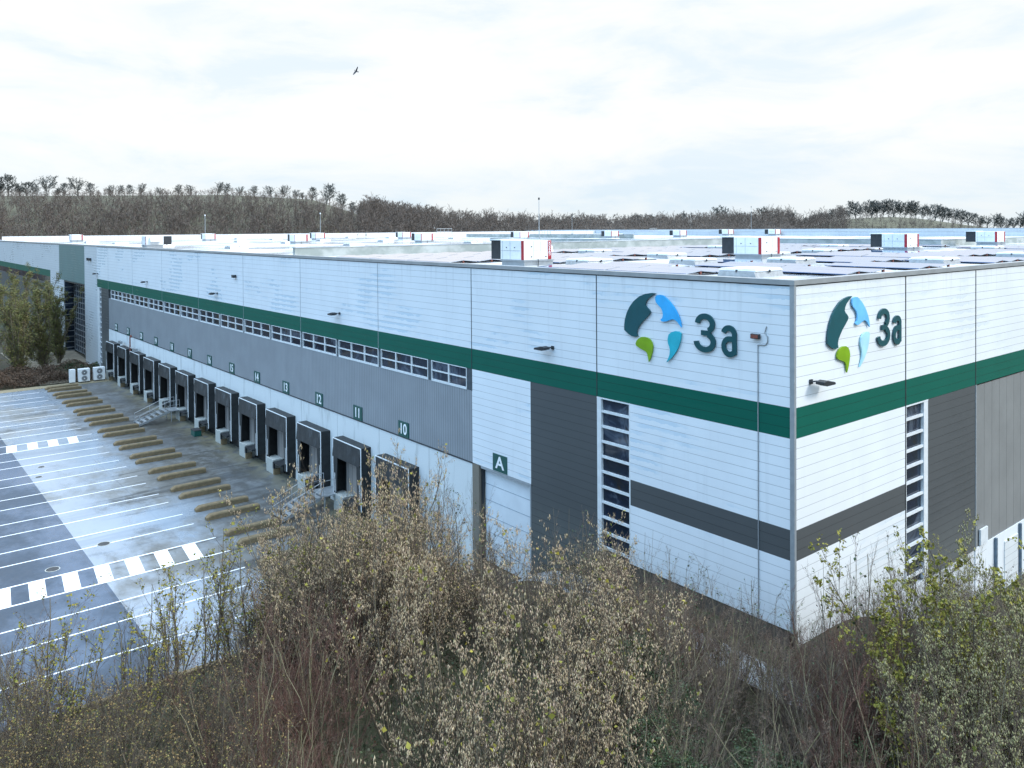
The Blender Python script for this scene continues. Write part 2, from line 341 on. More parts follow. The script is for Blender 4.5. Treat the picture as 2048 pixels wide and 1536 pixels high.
for xa, xb in ((-37.45, -34.6), (-73.95, -71.1)):
    for x in (xa, xb): mb.box((x-.07, -40, YZ+.002), (x+.07, -9.6, YZ+.006))
    y = -11.0
    while y > -40:
        mb.quad((xa+.1, y, YZ+.004), (xa+.1, y-.85, YZ+.004), (xb-.1, y-1.15, YZ+.004), (xb-.1, y-.3, YZ+.004)); y -= 1.75
mb.build('parking_markings', m_paint, kind='structure', recalc=True)
MB().box((-21.4, -60, -4.9), (-21.15, -.1, -4.66)).build('kerb', m_kerb, kind='structure')
MB().box((-106.6, -60, -4.9), (-104.6, -.1, -4.77)).build('gravel_verge', plain('tan_gravel', (.26, .22, .14), .95, 0, .4, 9, .4), kind='structure')
# concrete footpath round the corner, following the ground
def drape(name, poly_xy, mat, lift=.03):
    mb = MB()
    for (l0, r0_), (l1, r1) in zip(poly_xy, poly_xy[1:]):
        q = [(*l0, 0), (*r0_, 0), (*r1, 0), (*l1, 0)]
        mb.quad(*[(a, b, float(gh(a, b))+lift+.12) for a, b, _ in q])
    return mb.build(name, mat, kind='structure', recalc=True)
pl = [((x, -3.6), (x, -1.9)) for x in np.arange(-14.5, 3.0, .9)]
drape('footpath', pl, m_road)
# ------------------------------------------------------------------ warehouse
H0, HC = 13.6, 13.8
wh = thing('warehouse', 'huge white logistics warehouse with green stripe and grey panels filling the picture', 'warehouse', (0, 0, 0))
def Lr(name, s0, s1, z0, z1, mat, front=0.0, depth=.25, **k):
    return MB().box((-s1, front, z0), (-s0, front+depth, z1)).build(name, mat, wh, **k)
def Rr(name, y0, y1, z0, z1, mat, front=0.0, depth=.25, **k):
    return MB().box((-front-depth, y0, z0), (-front, y1, z1)).build(name, mat, wh, **k)
Lr('white_cladding', .16, 115.7, 8.8, 13.6, m_white); Lr('green_stripe', .16, 115.7, 7.6, 8.8, m_green)
Lr('white_cladding', .16, 8.6, 4.0, 7.6, m_white); Lr('grey_stripe', .16, 8.6, 2.8, 4.0, m_grey); Lr('white_cladding', .16, 8.6, 0, 2.8, m_white)
Lr('grey_cladding', 10.8, 15.85, -3.7, 7.6, m_grey); Lr('white_cladding', 15.85, 21.2, 2.05, 7.6, m_white)
Lr('corrugated_cladding', 21.2, 108.9, 2.06, 6.3, m_corr, .03); Lr('concrete_plinth', 21.2, 108.9, -5.0, 2.0, m_conc_wall, .0, .3)
Lr('plinth_flashing', 21.2, 108.9, 2.0, 2.06, m_dark, -.04, .3)
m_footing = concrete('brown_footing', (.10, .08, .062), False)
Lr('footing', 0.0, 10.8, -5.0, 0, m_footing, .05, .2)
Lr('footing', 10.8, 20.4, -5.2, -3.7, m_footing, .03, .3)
Lr('grey_cladding', 108.9, 113.2, -4.9, 7.6, m_grey)
Lr('brushed_cladding', 115.7, 124.0, -5, 13.6, m_ribwhite, -.02)
Lr('sage_fascia', 124.0, 144.0, 7.55, 13.6, m_teal_panel, -.03)
Lr('entrance_pier', 140.3, 144.0, -5, 7.55, m_ribwhite, .0, 1.6)
Lr('white_cladding', 144.0, 152.5, -5, 13.6, m_ribwhite, -.0)
Lr('white_cladding', 152.5, 262, 8.8, 13.6, m_ribwhite, .02); Lr('green_stripe', 152.5, 262, 7.6, 8.8, m_green, .02)
Lr('grey_cladding', 152.5, 262, -5, 6.4, m_grey, .02); Lr('window_band', 152.5, 262, 6.4, 7.6, m_glass, .1, .1)
Rr('white_cladding', .1, 300, 8.8, 13.6, m_white_side); Rr('green_stripe', .1, 300, 7.6, 8.8, m_green)
Rr('white_cladding', .1, 9.17, 4.0, 7.6, m_white_side); Rr('grey_stripe', .1, 9.17, 2.8, 4.0, m_grey); Rr('white_cladding', .1, 9.17, 0, 2.8, m_white_side)
Rr('grey_cladding', 11.42, 16.85, -1, 7.6, m_grey); Rr('seamed_cladding', 16.85, 300, -.95, 7.52, m_corr_seam, .04)
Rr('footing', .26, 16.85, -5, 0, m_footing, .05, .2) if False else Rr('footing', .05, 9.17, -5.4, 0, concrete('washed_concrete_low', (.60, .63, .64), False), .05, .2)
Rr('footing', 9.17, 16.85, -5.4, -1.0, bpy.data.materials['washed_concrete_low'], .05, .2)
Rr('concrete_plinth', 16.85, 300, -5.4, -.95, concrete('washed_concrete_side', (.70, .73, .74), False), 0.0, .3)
MB().box((-1.05, -.06+.0, 0), (-1.0, 0, 0)) 
# corner post and coping
MB().box((-.16, -.035, -.02), (.035, .1, 13.6)).build('corner_trim', m_trim, wh)
mb = MB()
mb.box((-262, -.06, 13.6), (.06, .38, 13.8)); mb.box((-.38, .381, 13.6), (.06, 300, 13.799)); mb.build('coping', m_coping, wh)
mb = MB(); mb.box((-262, -.012, 13.55), (.0, -.002, 13.597)); mb.box((.002, -.01, 13.55), (.012, 300, 13.597)); mb.build('painted_shadow_line', m_dark, wh)  # thin dark strips draw the shadow line under the coping
MB().box((-262, .27, 13.1), (-.27, 300, 13.6)).build('roof', m_roof, wh)
mb = MB(); mb.box((-262, 299.5, -5), (0, 300, 13.5)); mb.box((-262.4, 0, -5), (-262, 300, 13.5)); mb.build('rear_wall', m_white, wh)
for s in (10.79, 21.2, 32.2, 44.8, 57.3, 70.0, 83.0, 96.0, 108.9):
    MB().box((-s-.025, -.012, 7.62 if s != 21.2 else 6.3), (-s+.025, .02, 13.56)).build('joint_strip', m_trim if s > 30 else m_dark, wh)
for y in [9.16]+[16.83+7.75*i for i in range(12)]:
    MB().box((-.02, y-.04, 7.62 if y > 10 else 0), (.012, y+.04, 13.56)).build('joint_strip', m_dark, wh)
MB().box((-.02, 16.80, -.95), (.03, 16.9, 7.6)).build('joint_strip', m_trim, wh)
for y in (19.2, 22.6, 25, 26.5, 30): MB().box((.02, y, -5.2), (.14, y+.16, -.97)).build('downpipe', plain('blue_grey_pipe', (.10, .15, .20), .4), wh)
for y in (20.6, 24): MB().box((.0, y, -4.4), (.04, y+1.9, -1.5)).build('loading_door', m_white_side, wh)
MB().box((.0, 17.3, -.88), (.09, 18.2, -.06)).build('white_hatch', m_frame, wh)
# strip windows over the docks
def strip_window(s0, s1, ncol):
    mb = MB(); F = .05; z0, z1 = 6.3, 7.6
    W = s1-s0
    def bx(a, b, c, d): mb.box((-s0-b, .0, c), (-s0-a, .1, d))
    bx(0, W, z0, z0+.13); bx(0, W, z1-.05, z1)
    for i in range(ncol+1):
        x = W*i/ncol; bx(max(0, x-F), min(W, x+F), z0+.13, z1-.05)
    for i in range(ncol): bx(W*i/ncol+F, W*(i+1)/ncol-F, (z0+z1)/2, (z0+z1)/2+.07)
    f = mb.build('window', m_frame, wh)
    MB().box((-s1+.02, .1, z0), (-s0-.02, .16, z1)).build('pane', m_glass, f)
strip_window(21.75, 25.55, 2)
for i in range(13):
    s0 = 25.95+6.31*i; strip_window(s0, s0+5.93, 3)
mb = MB()
mb.box((-21.75, .04, 6.3), (-21.22, .2, 7.6)); mb.box((-26.0, .04, 6.3), (-25.55, .2, 7.6))
for i in range(13): mb.box((-(25.95+6.31*(i+1)), .08, 6.3), (-(25.95+6.31*i+5.93), .2, 7.6))
mb.build('window_post', plain('slate_post', (.05, .07, .085), .35), wh)
def ladder_window(axis_, a, b, z0, z1, wide_at, n, wide=.28):
    """tall window with many flat panes between broad transoms"""
    mb = MB(); g = MB()
    def bx(m_, u0, u1, zz0, zz1, f, d):
        if axis_ == 'L': m_.box((-u1, f, zz0), (-u0, f+d, zz1))
        else: m_.box((-f-d, u0, zz0), (-f, u1, zz1))
    bx(mb, a, a+(.08 if wide_at == 'b' else .10), z0, z1, 0, .16)
    bx(mb, b-wide, b, z0, z1, .0, .16); bx(mb, a, b, z1-.07, z1, -.01, .18)
    for i in range(n): zc_ = z1-.68-.742*i; bx(mb, a+.08, b-wide, zc_-.06, zc_+.06, .03, .10) if zc_ > z0 else None
    bx(g, a+.05, b-wide+.02, z0, z1-.05, .15, .05)
    f = mb.build('tall_window', m_frame, wh); g.build('pane', m_glass, f)
ladder_window('L', 8.6, 10.8, 0, 7.6, 'b', 11, .28)
ladder_window('R', 9.18, 11.42, -.9, 7.6, 'b', 12, .42)
ladder_window('L', 113.2, 115.7, -5, 7.6, 'b', 16, 1.2)
# roller door A
f = MB().box((-20.4, .34, -3.6), (-15.85, .42, 2.0)).build('roller_door', plain('door_white', (.70, .75, .79), .4, 0, .1, .6), wh)
mb = MB()
for z in np.arange(-2.75, 2, .93): mb.box((-20.38, .325, z-.015), (-15.87, .339, z+.015))
mb.build('door_joint', plain('door_joint', (.3, .36, .42)), f)
MB().box((-20.4, .0, 1.9), (-15.8, .33, 2.045)).build('door_canopy', m_trim, f)
MB().box((-15.95, .0, -3.7), (-15.86, .33, 1.9)).build('door_jamb', m_trim, f)
MB().box((-21.2, -.02, -5.1), (-20.55, .35, 2.0)).build('concrete_pier', concrete('pier_concrete', (.20, .175, .14), False), wh)
MB().box((-20.55, .15, -3.7), (-20.4, .4, 2.0)).build('door_jamb', m_dark, f)
# far entrance recess with glazing
def glazing(name, a, b, y0, z0, z1, nx_, nz_, side=False):
    mb = MB(); g = MB()
    def bx(m_, u0, u1, c, d, f, dd):
        if side: m_.box((y0, u0, c), (y0-dd if False else y0-.06-f, u1, d))
        else: m_.box((-u1, y0+f, c), (-u0, y0+f+dd, d))
    for i in range(nx_+1): x = a+(b-a)*i/nx_; bx(mb, x-.06, x+.06, z0, z1, 0, .08)
    for i in range(nz_+1): z = z0+(z1-z0)*i/nz_; bx(mb, a, b, z-.05, z+.05, .012, .06)
    bx(g, a, b, z0, z1, .1, .05)
    f = mb.build(name, m_steel, wh); g.build('pane', m_glass, f)
glazing('entrance_glazing', 124.0, 140.3, 1.55, -4.6, 7.55, 10, 13)
MB().box((-140.24, .1, -4.6), (-140.2, 1.5, 7.5)).build('side_glazing', m_glass, wh)
mb = MB()
for z in np.arange(-4.2, 7.5, .95): mb.box((-140.2, .1, z), (-140.14, 1.5, z+.09))
mb.build('side_mullion', m_steel, wh)
f = MB().box((-131.5, 1.4, -4.6), (-128.9, 1.5, -1.9)).build('entrance_door', m_steel, wh)
MB().box((-131.4, 1.36, -4.5), (-130.3, 1.4, -2.0)).build('pane', m_glass, f); MB().box((-130.1, 1.36, -4.5), (-129.0, 1.4, -2.0)).build('pane', m_glass, f)
MB().box((-140, .02, 7.3), (-124, 1.7, 7.5)).build('soffit', m_dark, wh)
# roof upstands (fire walls) and far parapets
def upstand(pts, z1, th, mat=m_upst, name='fire_wall', cap=True):
    mb = MB(); cp = MB()
    for (x0, y0), (x1, y1) in zip(pts, pts[1:]):
        dx, dy = (th/2, 0) if abs(x1-x0) < abs(y1-y0) else (0, th/2)
        mb.box((min(x0, x1)-dx, min(y0, y1)-dy, 13.6), (max(x0, x1)+dx, max(y0, y1)+dy, z1))
        cp.box((min(x0, x1)-dx-.06, min(y0, y1)-dy-.06, z1), (max(x0, x1)+dx+.06, max(y0, y1)+dy+.06, z1+.06))
    f = mb.build(name, mat, wh)
    if cap: cp.build('capping', m_roof, f)
    return f
upstand([(-47.3, .6), (-47.3, 64)], 14.36, .4); upstand([(-47.1, 64.2), (-22, 64.2)], 14.3, .4); upstand([(-22.2, 64.4), (-22.2, 110)], 14.3, .4)
upstand([(-22.0, 110.2), (-1, 110.2)], 14.4, .4)
upstand([(-100, 62), (-47.6, 62)], 14.1, .4, m_upst); upstand([(-160, 100), (-100, 100)], 14.4, .4)
upstand([(-150, 150), (-20, 150)], 14.6, .4, m_ribwhite, 'parapet'); upstand([(-261, 205), (-2, 205)], 15.0, .4, m_ribwhite, 'parapet')
f = MB().box((-217.3, .4, 13.6), (-216.9, 204.7, 14.75)).build('ribbed_parapet', ribbed('ribbed_white', (.74, .74, .74), 1.0, .08, .35), wh)
# ------------------------------------------------------------------ signs, numbers, logos
def text_mesh(s, size, ext=.008, sx=1.0):
    cu = bpy.data.curves.new('lettering', 'FONT'); cu.body = s; cu.size = size; cu.align_x = 'CENTER'; cu.align_y = 'CENTER'; cu.extrude = ext; cu.offset = size*.018
    o = bpy.data.objects.new('lettering', cu); COL.objects.link(o); bpy.context.view_layer.update()
    me = bpy.data.meshes.new_from_object(o.evaluated_get(bpy.context.evaluated_depsgraph_get())); bpy.data.objects.remove(o)
    for v in me.vertices: v.co.x *= sx
    me.materials.clear(); me.materials.append(m_letter); me.name = 'lettering'; return me
def number_sign(txt, xc, z0, z1, wd):
    t_ = thing('door_sign', ('dark green sign with white letter A above the roller door' if txt == 'A' else '%s numbered green dock sign from the right, white number %s' % (ordn(int(txt)-9), txt)), 'sign', (xc, -.03, (z0+z1)/2), None if txt == 'A' else 'numbered signs over the docks')
    MB().box((-wd/2, 0, -(z1-z0)/2), (wd/2, .05, (z1-z0)/2)).build('plate', m_signgreen, t_)
    o = obj('lettering', text_mesh(txt, .98, .006, .95 if len(txt) == 2 else 1.15), t_, (0, -.012, -.01)); o.rotation_euler[0] = R(90)
    return t_
dock_x = [-(28.95+6.312*i) for i in range(13)]
for i, x in enumerate(dock_x): number_sign(str(10+i), x, 2.07, 3.07, 1.28)
number_sign('A', -18.55, 2.08, 3.06, 1.3)
def stroke(mb, pts, wd, y0, y1, m=0):
    n = len(pts); L_ = []; R_ = []
    for i in range(n):
        a = Vector(pts[max(i-1, 0)]); b = Vector(pts[min(i+1, n-1)]); d = (b-a).normalized(); q = Vector((-d.y, d.x))*wd/2; p = Vector(pts[i])
        L_.append(p+q); R_.append(p-q)
    for i in range(n-1):
        mb.prism([tuple(L_[i]), tuple(R_[i]), tuple(R_[i+1]), tuple(L_[i+1])], 'y', y0, y1, m)
def arc(cx, cy, rx, ry, a0, a1, n=22): return [(cx+rx*math.cos(R(a0+(a1-a0)*i/n)), cy+ry*math.sin(R(a0+(a1-a0)*i/n))) for i in range(n+1)]
PET = {'dark_petal': [(1.94,3.2),(1.68,3.2),(1.32,3.14),(.96,3.01),(.6,2.76),(.35,2.49),(.16,2.18),(.04,1.85),(0,1.59),(0,1.37),(.13,1.28),(.28,1.19),(.47,1.12),(.65,1.1),(.83,1.14),(.78,1.29),(.83,1.48),(.96,1.65),(1.14,1.85),(1.38,2.05),(1.57,2.22),(1.63,2.33),(1.53,2.44),(1.39,2.54),(1.32,2.63),(1.35,2.76),(1.47,2.91),(1.68,3.05)],
 'blue_petal': [(2.02,3.12),(2.2,3.15),(2.4,3.12),(2.59,3.0),(2.79,2.86),(2.98,2.67),(3.14,2.47),(3.28,2.24),(3.37,2.01),(3.4,1.78),(3.31,1.88),(3.17,2.02),(3.03,2.09),(2.89,2.1),(2.73,2.05),(2.59,1.99),(2.42,1.95),(2.28,1.96),(2.22,2.03),(2.33,2.12),(2.37,2.26),(2.33,2.43),(2.25,2.56),(2.09,2.68),(1.96,2.8),(1.91,2.93),(1.94,3.05)],
 'teal_petal': [(3.06,1.59),(3.25,1.59),(3.4,1.52),(3.37,1.28),(3.3,1.04),(3.19,.81),(3.02,.57),(2.83,.35),(2.55,.14),(2.66,.33),(2.74,.52),(2.76,.72),(2.72,.87),(2.65,1.01),(2.63,1.18),(2.68,1.39),(2.84,1.52)],
 'green_petal': [(1.22,1.15),(1.43,1.14),(1.61,1.06),(1.71,.93),(1.76,.76),(1.72,.53),(1.63,.25),(1.51,.03),(1.48,.19),(1.44,.37),(1.37,.47),(1.19,.54),(.95,.61),(.77,.68),(.71,.78),(.77,.93),(.92,1.06),(1.07,1.13)]}
def logo(label, loc, rz, pale=False):
    t_ = thing('company_logo', label, 'sign', loc, None, rz)
    cols = {'dark_petal': (.004, .075, .09), 'blue_petal': (.035, .40, .80), 'teal_petal': (.02, .42, .52), 'green_petal': (.20, .36, .006)}
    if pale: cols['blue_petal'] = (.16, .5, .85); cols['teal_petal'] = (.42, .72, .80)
    for k, c in cols.items():
        mp_ = plain(k+'_paint', c, .3 if pale else .35, 0, .12, 2)
        MB().prism([(u, v) for u, v in PET[k]], 'y', -.10, -.03).build(k, mp_, t_)
    q = MB(); md = plain('dark_letter_paint', (.004, .066, .078), .35, 0, .12, 2)
    X0, Z0, h = 4.11, .83, 1.66; W = .24
    def sc_(p): return [(X0+a*h, Z0+b*h) for a, b in p]
    up_ = arc(.335, .735, .235, .195, 178, -62, 26); lo_ = arc(.325, .275, .27, .205, 66, -178, 30)
    stroke(q, sc_(up_), W, -.10, -.03); stroke(q, sc_(lo_), W, -.1005, -.0295)
    q.prism(sc_([(.22, .435), (.22, .565), (.47, .565), (.49, .50), (.47, .435)]), 'y', -.101, -.029)
    q.build('digit_three', md, t_)
    q = MB(); bx = 1.02
    stroke(q, [(X0+(bx+.40)*h, Z0+(.0)*h-.0), (X0+(bx+.40)*h, Z0+.52*h)], W*.98, -.10, -.03)
    stroke(q, sc_([(bx+a, b) for a, b in arc(.215, .50, .185, .155, 0, 168, 20)]), W, -.1005, -.0295)
    stroke(q, sc_([(bx+a, b) for a, b in [(.40, .385), (.30, .385)]+arc(.235, .19, .20, .195, 80, 330, 26)+[(.40, .12)]]), W*.96, -.101, -.029)
    q.build('letter_a', md, t_)
    for ch in t_.children:
        if ch.name.startswith('letter_a'):
            for v in ch.data.vertices: v.co.x = X0+1.45+(v.co.x-X0-1.02*h)*.88+.02
            for v in ch.data.vertices: v.co.z += .06
    return t_
logo('four petal emblem and 3a lettering on the bluish long wall left of the corner', (-8.86, 0, 9.7), 0)
lg = logo('four petal emblem and 3a lettering on the lit end wall right of the corner', (0, 2.30, 9.75), R(90), True)
# ------------------------------------------------------------------ wall lamps, cable, pipes
def wall_lamp(label, loc, rz=0, big=1.0):
    t_ = thing('wall_lamp', label, 'lamp', loc, 'floodlights on the white walls', rz)
    MB().box((-.09, -.06, -.09), (.09, 0, .09)).tube((0, -.05, 0), (-.12, -.3, .05), .03).build('bracket', m_dark, t_)
    mb = MB(); mb.prism([(-.85, -.12), (-.80, -.03), (-.25, .09), (.05, .06), (.05, -.06), (-.2, -.12)], 'y', -.62, -.25); mb.build('lamp_housing', m_dark, t_, bevel=.02)
    MB().prism([(-.83, -.135), (-.83, -.12), (-.22, -.125), (-.22, -.14)], 'y', -.6, -.27).build('lamp_glass', m_steel, t_)
    if big != 1: t_.scale = (big,)*3
    return t_
wl = wall_lamp('dark floodlight on the shaded wall between the letter A bay and the emblem', (-14.0, -.01, 9.65))
for s, lb in ((37.9, 'dark floodlight on the shaded wall above docks 11 and 12'), (64.2, 'small dark floodlight on the shaded wall above dock 15'), (89.0, 'tiny dark floodlight on the shaded wall above dock 19'), (115.1, 'farthest dark floodlight, on the brushed wall beside the entrance')):
    c_ = copy_tree(wl); c_.location = (-s, -.01, 9.6); c_['label'] = lb
c_ = copy_tree(wl); c_.location = (.01, 1.15, 9.72); c_.rotation_euler[2] = R(90); c_.scale = (-1, 1, 1); c_['label'] = 'grey floodlight under the emblem on the lit end wall'
c_ = thing('security_camera', 'small dark camera box on the shaded wall high above dock 14', 'camera', (-59.1, 0, 11.5)); MB().box((-.3, -.35, -.12), (.2, -.05, .15)).build('housing', m_dark, c_, bevel=.03); MB().tube((0, 0, 0), (0, -.2, 0), .05).build('bracket', m_steel, c_)
c_ = thing('floodlight', 'square dark floodlight with a bent cable beside the emblem near the corner', 'lamp', (-1.57, 0, 11.47))
MB().box((-.28, -.2, -.1), (.12, -.05, .1)).build('housing', m_dark, c_, bevel=.02); MB().box((-.24, -.215, -.07), (.08, -.2, .07)).build('lamp_glass', m_orange, c_); MB().box((-.1, -.05, -.05), (0, 0, .05)).build('bracket', m_steel, c_)
c_ = MB().path([(-1.2, -.03, 11.9), (-1.28, -.03, 11.65), (-1.15, -.03, 11.5), (-1.15, -.03, 11.28), (-1.25, -.03, 11.15), (-1.6, -.03, 11.12), (-1.6, -.03, .02)], .022, 6).build('cable', m_trim); tag(c_, 'thin grey cable running down the shaded wall from the square floodlight', 'cable')
c_ = thing('standpipe', 'rust red hooked pipe with a crossbar above the farthest dock shelters', 'pipe', (-95.6, 0, 0))
MB().path([(0, -.5, .2), (0, -.5, 2.0), (.15, -.5, 2.3), (.5, -.5, 2.4), (.75, -.5, 2.2)], .09).build('riser', m_orange, c_)
MB().path([(-5, -.5, .9), (2.5, -.5, .75)], .07).build('crossbar', m_steel, c_); MB().box((-5.3, -.7, .8), (-4.2, -.4, 1.15)).build('lamp_head', m_steel, c_); MB().box((2.2, -.7, .55), (3.2, -.4, .95)).build('lamp_head', m_steel, c_)
for k, zz in ((-119.5, 11.6), (-121.0, 11.6)):
    c_ = MB().box((k-.3, -.3, zz-.2), (k+.3, -.02, zz+.2)).build('vent_grille', m_dark, wh)
# ------------------------------------------------------------------ dock shelters
m_doorbeige = ribbed('dock_door', (.30, .27, .25), .62, .10, .6)
def shelter():
    t_ = thing('dock_shelter', '', 'dock shelter', (0, 0, YZ), 'black dock shelters along the long wall')
    Wd, D_, zb, zt = 2.12, .8, .8, 5.2
    mb = MB(); mb.box((-Wd, -D_, zb), (-Wd+.07, 0, zt)); mb.box((Wd-.07, -D_, zb), (Wd, 0, zt)); mb.box((-Wd, -D_, zt), (Wd, 0, zt+.07)); mb.build('hood', m_black, t_)
    mb = MB(); mb.prism([(-D_-.02, zt), (-D_-.06, zt-.6), (-D_-.13, zt-1.25), (-D_-.10, zt-1.27), (-D_, zt-.6), (-D_, zt)], 'x', -Wd+.08, Wd-.08); mb.build('top_curtain', m_curtain, t_)
    for s in (-1, 1):
        a, b = (-Wd+.07, -Wd+.66) if s < 0 else (Wd-.66, Wd-.07); tt = .16
        mb = MB(); pr = [(a, zb-.05), (b-(tt if s < 0 else 0)*1, zb-.05), (b, zt-1.2), (a, zt-1.2)] if s < 0 else [(a+tt, zb-.05), (b, zb-.05), (b, zt-1.2), (a, zt-1.2)]
        mb.prism(pr, 'y', -D_-.01, -D_+.03); c = mb.build('side_curtain', m_curtain, t_)
        xm = (a+b)/2+.12*s; MB().box((xm-.035, -D_-.02, 1.35), (xm+.035, -D_-.012, 2.7)).build('guide_stripe', m_letter, c)
    MB().box((-Wd-.02, -D_-.03, zt+.02), (Wd+.02, -D_+.01, zt+.085)).box((Wd-.03, -D_-.03, zb), (Wd+.03, -D_+.01, zt+.02)).box((-Wd-.03, -D_-.025, zb), (-Wd+.02, -D_+.01, zt+.02)).build('white_edging', m_letter, t_)
    MB().box((-1.5, -.06, 1.2), (1.5, -.02, 4.3)).build('dock_door', m_doorbeige, t_)
    MB().box((-2.05, -.015, 0.0), (2.05, -.008, 5.2)).build('backing', m_black, t_)
    MB().box((-1.9, -.92, 0), (-.4, -.02, 1.22)).build('dock_pier', m_conc, t_, bevel=.03)
    MB().box((-.2, -.95, 1.0), (1.3, -.1, 1.15)).box((-.38, -.98, .55), (-.16, -.85, 1.1)).build('dock_leveller', m_dark, t_)
    MB().box((-.39, -.94, .0), (-.16, -.4, .5)).build('rubber_buffer', m_kerb, t_)
    return t_
def place(root, loc, label, rz=None, first=[None]):
    root.location = loc; root['label'] = label
    if rz is not None: root.rotation_euler[2] = rz
sh = shelter()
for i, x in enumerate(dock_x):
    c_ = sh if i == 0 else copy_tree(sh)
    place(c_, (x-.25, 0, YZ), '%s dock shelter from the right, black with white edging, under sign %d' % (ordn(i+1), 10+i))
# wheel guides: pairs of low mossy concrete kerbs in front of each dock
def guide():
    mb = MB(); n = 14; sec = [(-.27, 0), (-.26, .30), (-.20, .38), (.20, .38), (.26, .30), (.27, 0)]
    v = []; 
    for k in range(n+1):
        u = k/n; y = -3.9+3.9*u; s = 1.0
        if u < .08: s = .5+.5*math.sqrt(u/.08)
        if u > .95: s = .9
        v += [(a*(.6+.4*s), y, b*s) for a, b in sec]
    m_ = len(sec); f = [(k*m_+j, k*m_+j+1, (k+1)*m_+j+1, (k+1)*m_+j) for k in range(n) for j in range(m_-1)]+[tuple(range(m_)), tuple(range(n*m_, (n+1)*m_))[::-1]]
    mb.add(v, f); return mb.build('wheel_guide', m_kerb)
gd = guide(); first = True
pairs = {10: (-29.0, -31.2), 11: (-35.1, -37.3), 12: (-41.2, -43.45), 13: (-47.2, -49.5), 14: (-53.15, -55.6), 15: (-59.4, -61.55), 16: (-65.4, -67.5), 17: (-71.6, -73.9), 18: (-77.9, -80.3), 19: (-84.0, -86.0), 20: (-90.0, -92.2), 21: (-96.0, -98.2), 22: (-101.5, -103.4)}
for dn_, (xa, xb) in pairs.items():
    for x, wd in ((xa, 'near'), (xb, 'far')):
        c_ = gd if first else gd.copy()
        if not first: COL.objects.link(c_)
        first = False; c_.location = (x, -5.12+random.uniform(-.05, .05), YZ); c_.rotation_euler[2] = random.uniform(-.012, .012)
        tag(c_, 'mossy concrete wheel guide, %s one of the %s pair from the right' % (wd, ordn(dn_-9)), 'wheel guide', 'paired wheel guides in the yard')
for x, y, lb in ((-41.1, -15.7, 'round dark manhole cover on the pale slab beside the near hatched crossing'), (-38.7, -19.1, 'round manhole cover on the dark asphalt above the near hatched crossing'), (-63.9, -15.7, 'small manhole cover on the pale slab between parking lines, farther one'), (-60.7, -16.4, 'small manhole cover on the pale slab between parking lines, nearer one')):
    c_ = thing('manhole_cover', lb, 'manhole cover', (x, y, YZ+.002), 'manhole covers in the yard')
    MB().tube((0, 0, 0), (0, 0, .012), .42 if x > -50 else .3, n=24).build('rim', m_conc, c_); MB().tube((0, 0, .012), (0, 0, .018), .36 if x > -50 else .25, n=24).build('lid', m_dark, c_)
# steel stairs up to the dock level
def stairs(label):
    t_ = thing('steel_staircase', label, 'stairs', (0, 0, YZ), 'galvanised stairs in the yard'); W_, n, run, rise = 1.9, 6, .52, .2
    y0 = -5.0; L_ = n*run
    for i in range(n):
        MB().box((-W_/2, y0+i*run, rise*(i+1)-.04), (W_/2, y0+i*run+.34, rise*(i+1))).build('step', m_steel, t_)
    for s in (-1, 1):
        x = s*(W_/2+.03)
        MB().prism([(y0-.1, .0), (y0-.1, .24), (y0+L_, rise*n+.1), (y0+L_, rise*n-.16)], 'x', x-.025, x+.025).build('stringer', m_steel, t_)
        mb = MB()
        for u in (0, .5, 1): mb.tube((x, y0+L_*u, rise*n*u+.1), (x, y0+L_*u, rise*n*u+1.1), .024)
        mb.path([(x, y0, 1.1), (x, y0+L_, rise*n+1.1), (x, -.9, rise*n+1.1)], .026); mb.path([(x, y0, .6), (x, y0+L_, rise*n+.6), (x, -.9, rise*n+.6)], .018); mb.tube((x, -.9, rise*n-.1), (x, -.9, rise*n+1.1), .024)
        mb.build('handrail', m_steel, t_)
    mb = MB(); mb.box((-W_/2-.03, y0+L_, rise*n-.08), (W_/2+.03, -.05, rise*n)); mb.box((-W_/2, y0+L_+.1, 0), (-W_/2+.08, y0+L_+.18, rise*n-.08)); mb.box((W_/2-.08, y0+L_+.1, 0), (W_/2, y0+L_+.18, rise*n-.08)); mb.build('landing', m_steel, t_)
    return t_
st = stairs('grey steel staircase half hidden by shrubs between docks 12 and 11'); st.location = (-38.1, 0, YZ)
c_ = copy_tree(st); c_.location = (-74.9, 0, YZ); c_['label'] = 'grey steel staircase in clear view between docks 18 and 17'
# outdoor units beside the planting
def ac_unit(label, y):
    t_ = thing('condenser_unit', label, 'outdoor unit', (-105.6, y, -4.75), 'outdoor units at the end of the yard')
    MB().box((-.8, -.7, .12), (0, .7, 1.85)).build('casing', m_unitwhite, t_, bevel=.03)
    for z in (.55, 1.35):
        MB().tube((.0, 0, z), (.03, 0, z), .36, n=24).build('fan_ring', m_dark, t_)
        mb = MB().tube((.03, 0, z), (.05, 0, z), .09, n=12)
        for r_ in (.18, .27, .34):
            mb.path([(.045, r_*math.cos(a), z+r_*math.sin(a)) for a in np.linspace(0, 2*math.pi, 17)], .012, 4)
        mb.build('fan_guard', m_unitwhite, t_)
    MB().box((-.7, -.65, 0), (-.1, -.5, .12)).box((-.7, .5, 0), (-.1, .65, .12)).build('foot', m_dark, t_); return t_
ac_unit('white outdoor unit with two stacked fans, left one by the planting', -3.9); ac_unit('white outdoor unit with two stacked fans, right one by the dock wall', -2.0)
c_ = thing('cabinet', 'plain white cabinet beside the left outdoor unit', 'cabinet', (-105.9, -5.3, -4.75)); MB().box((-.6, -.35, .1), (0, .35, 1.85)).build('casing', m_unitwhite, c_, bevel=.02); MB().box((-.5, -.3, 0), (-.1, .3, .1)).build('plinth', m_dark, c_)
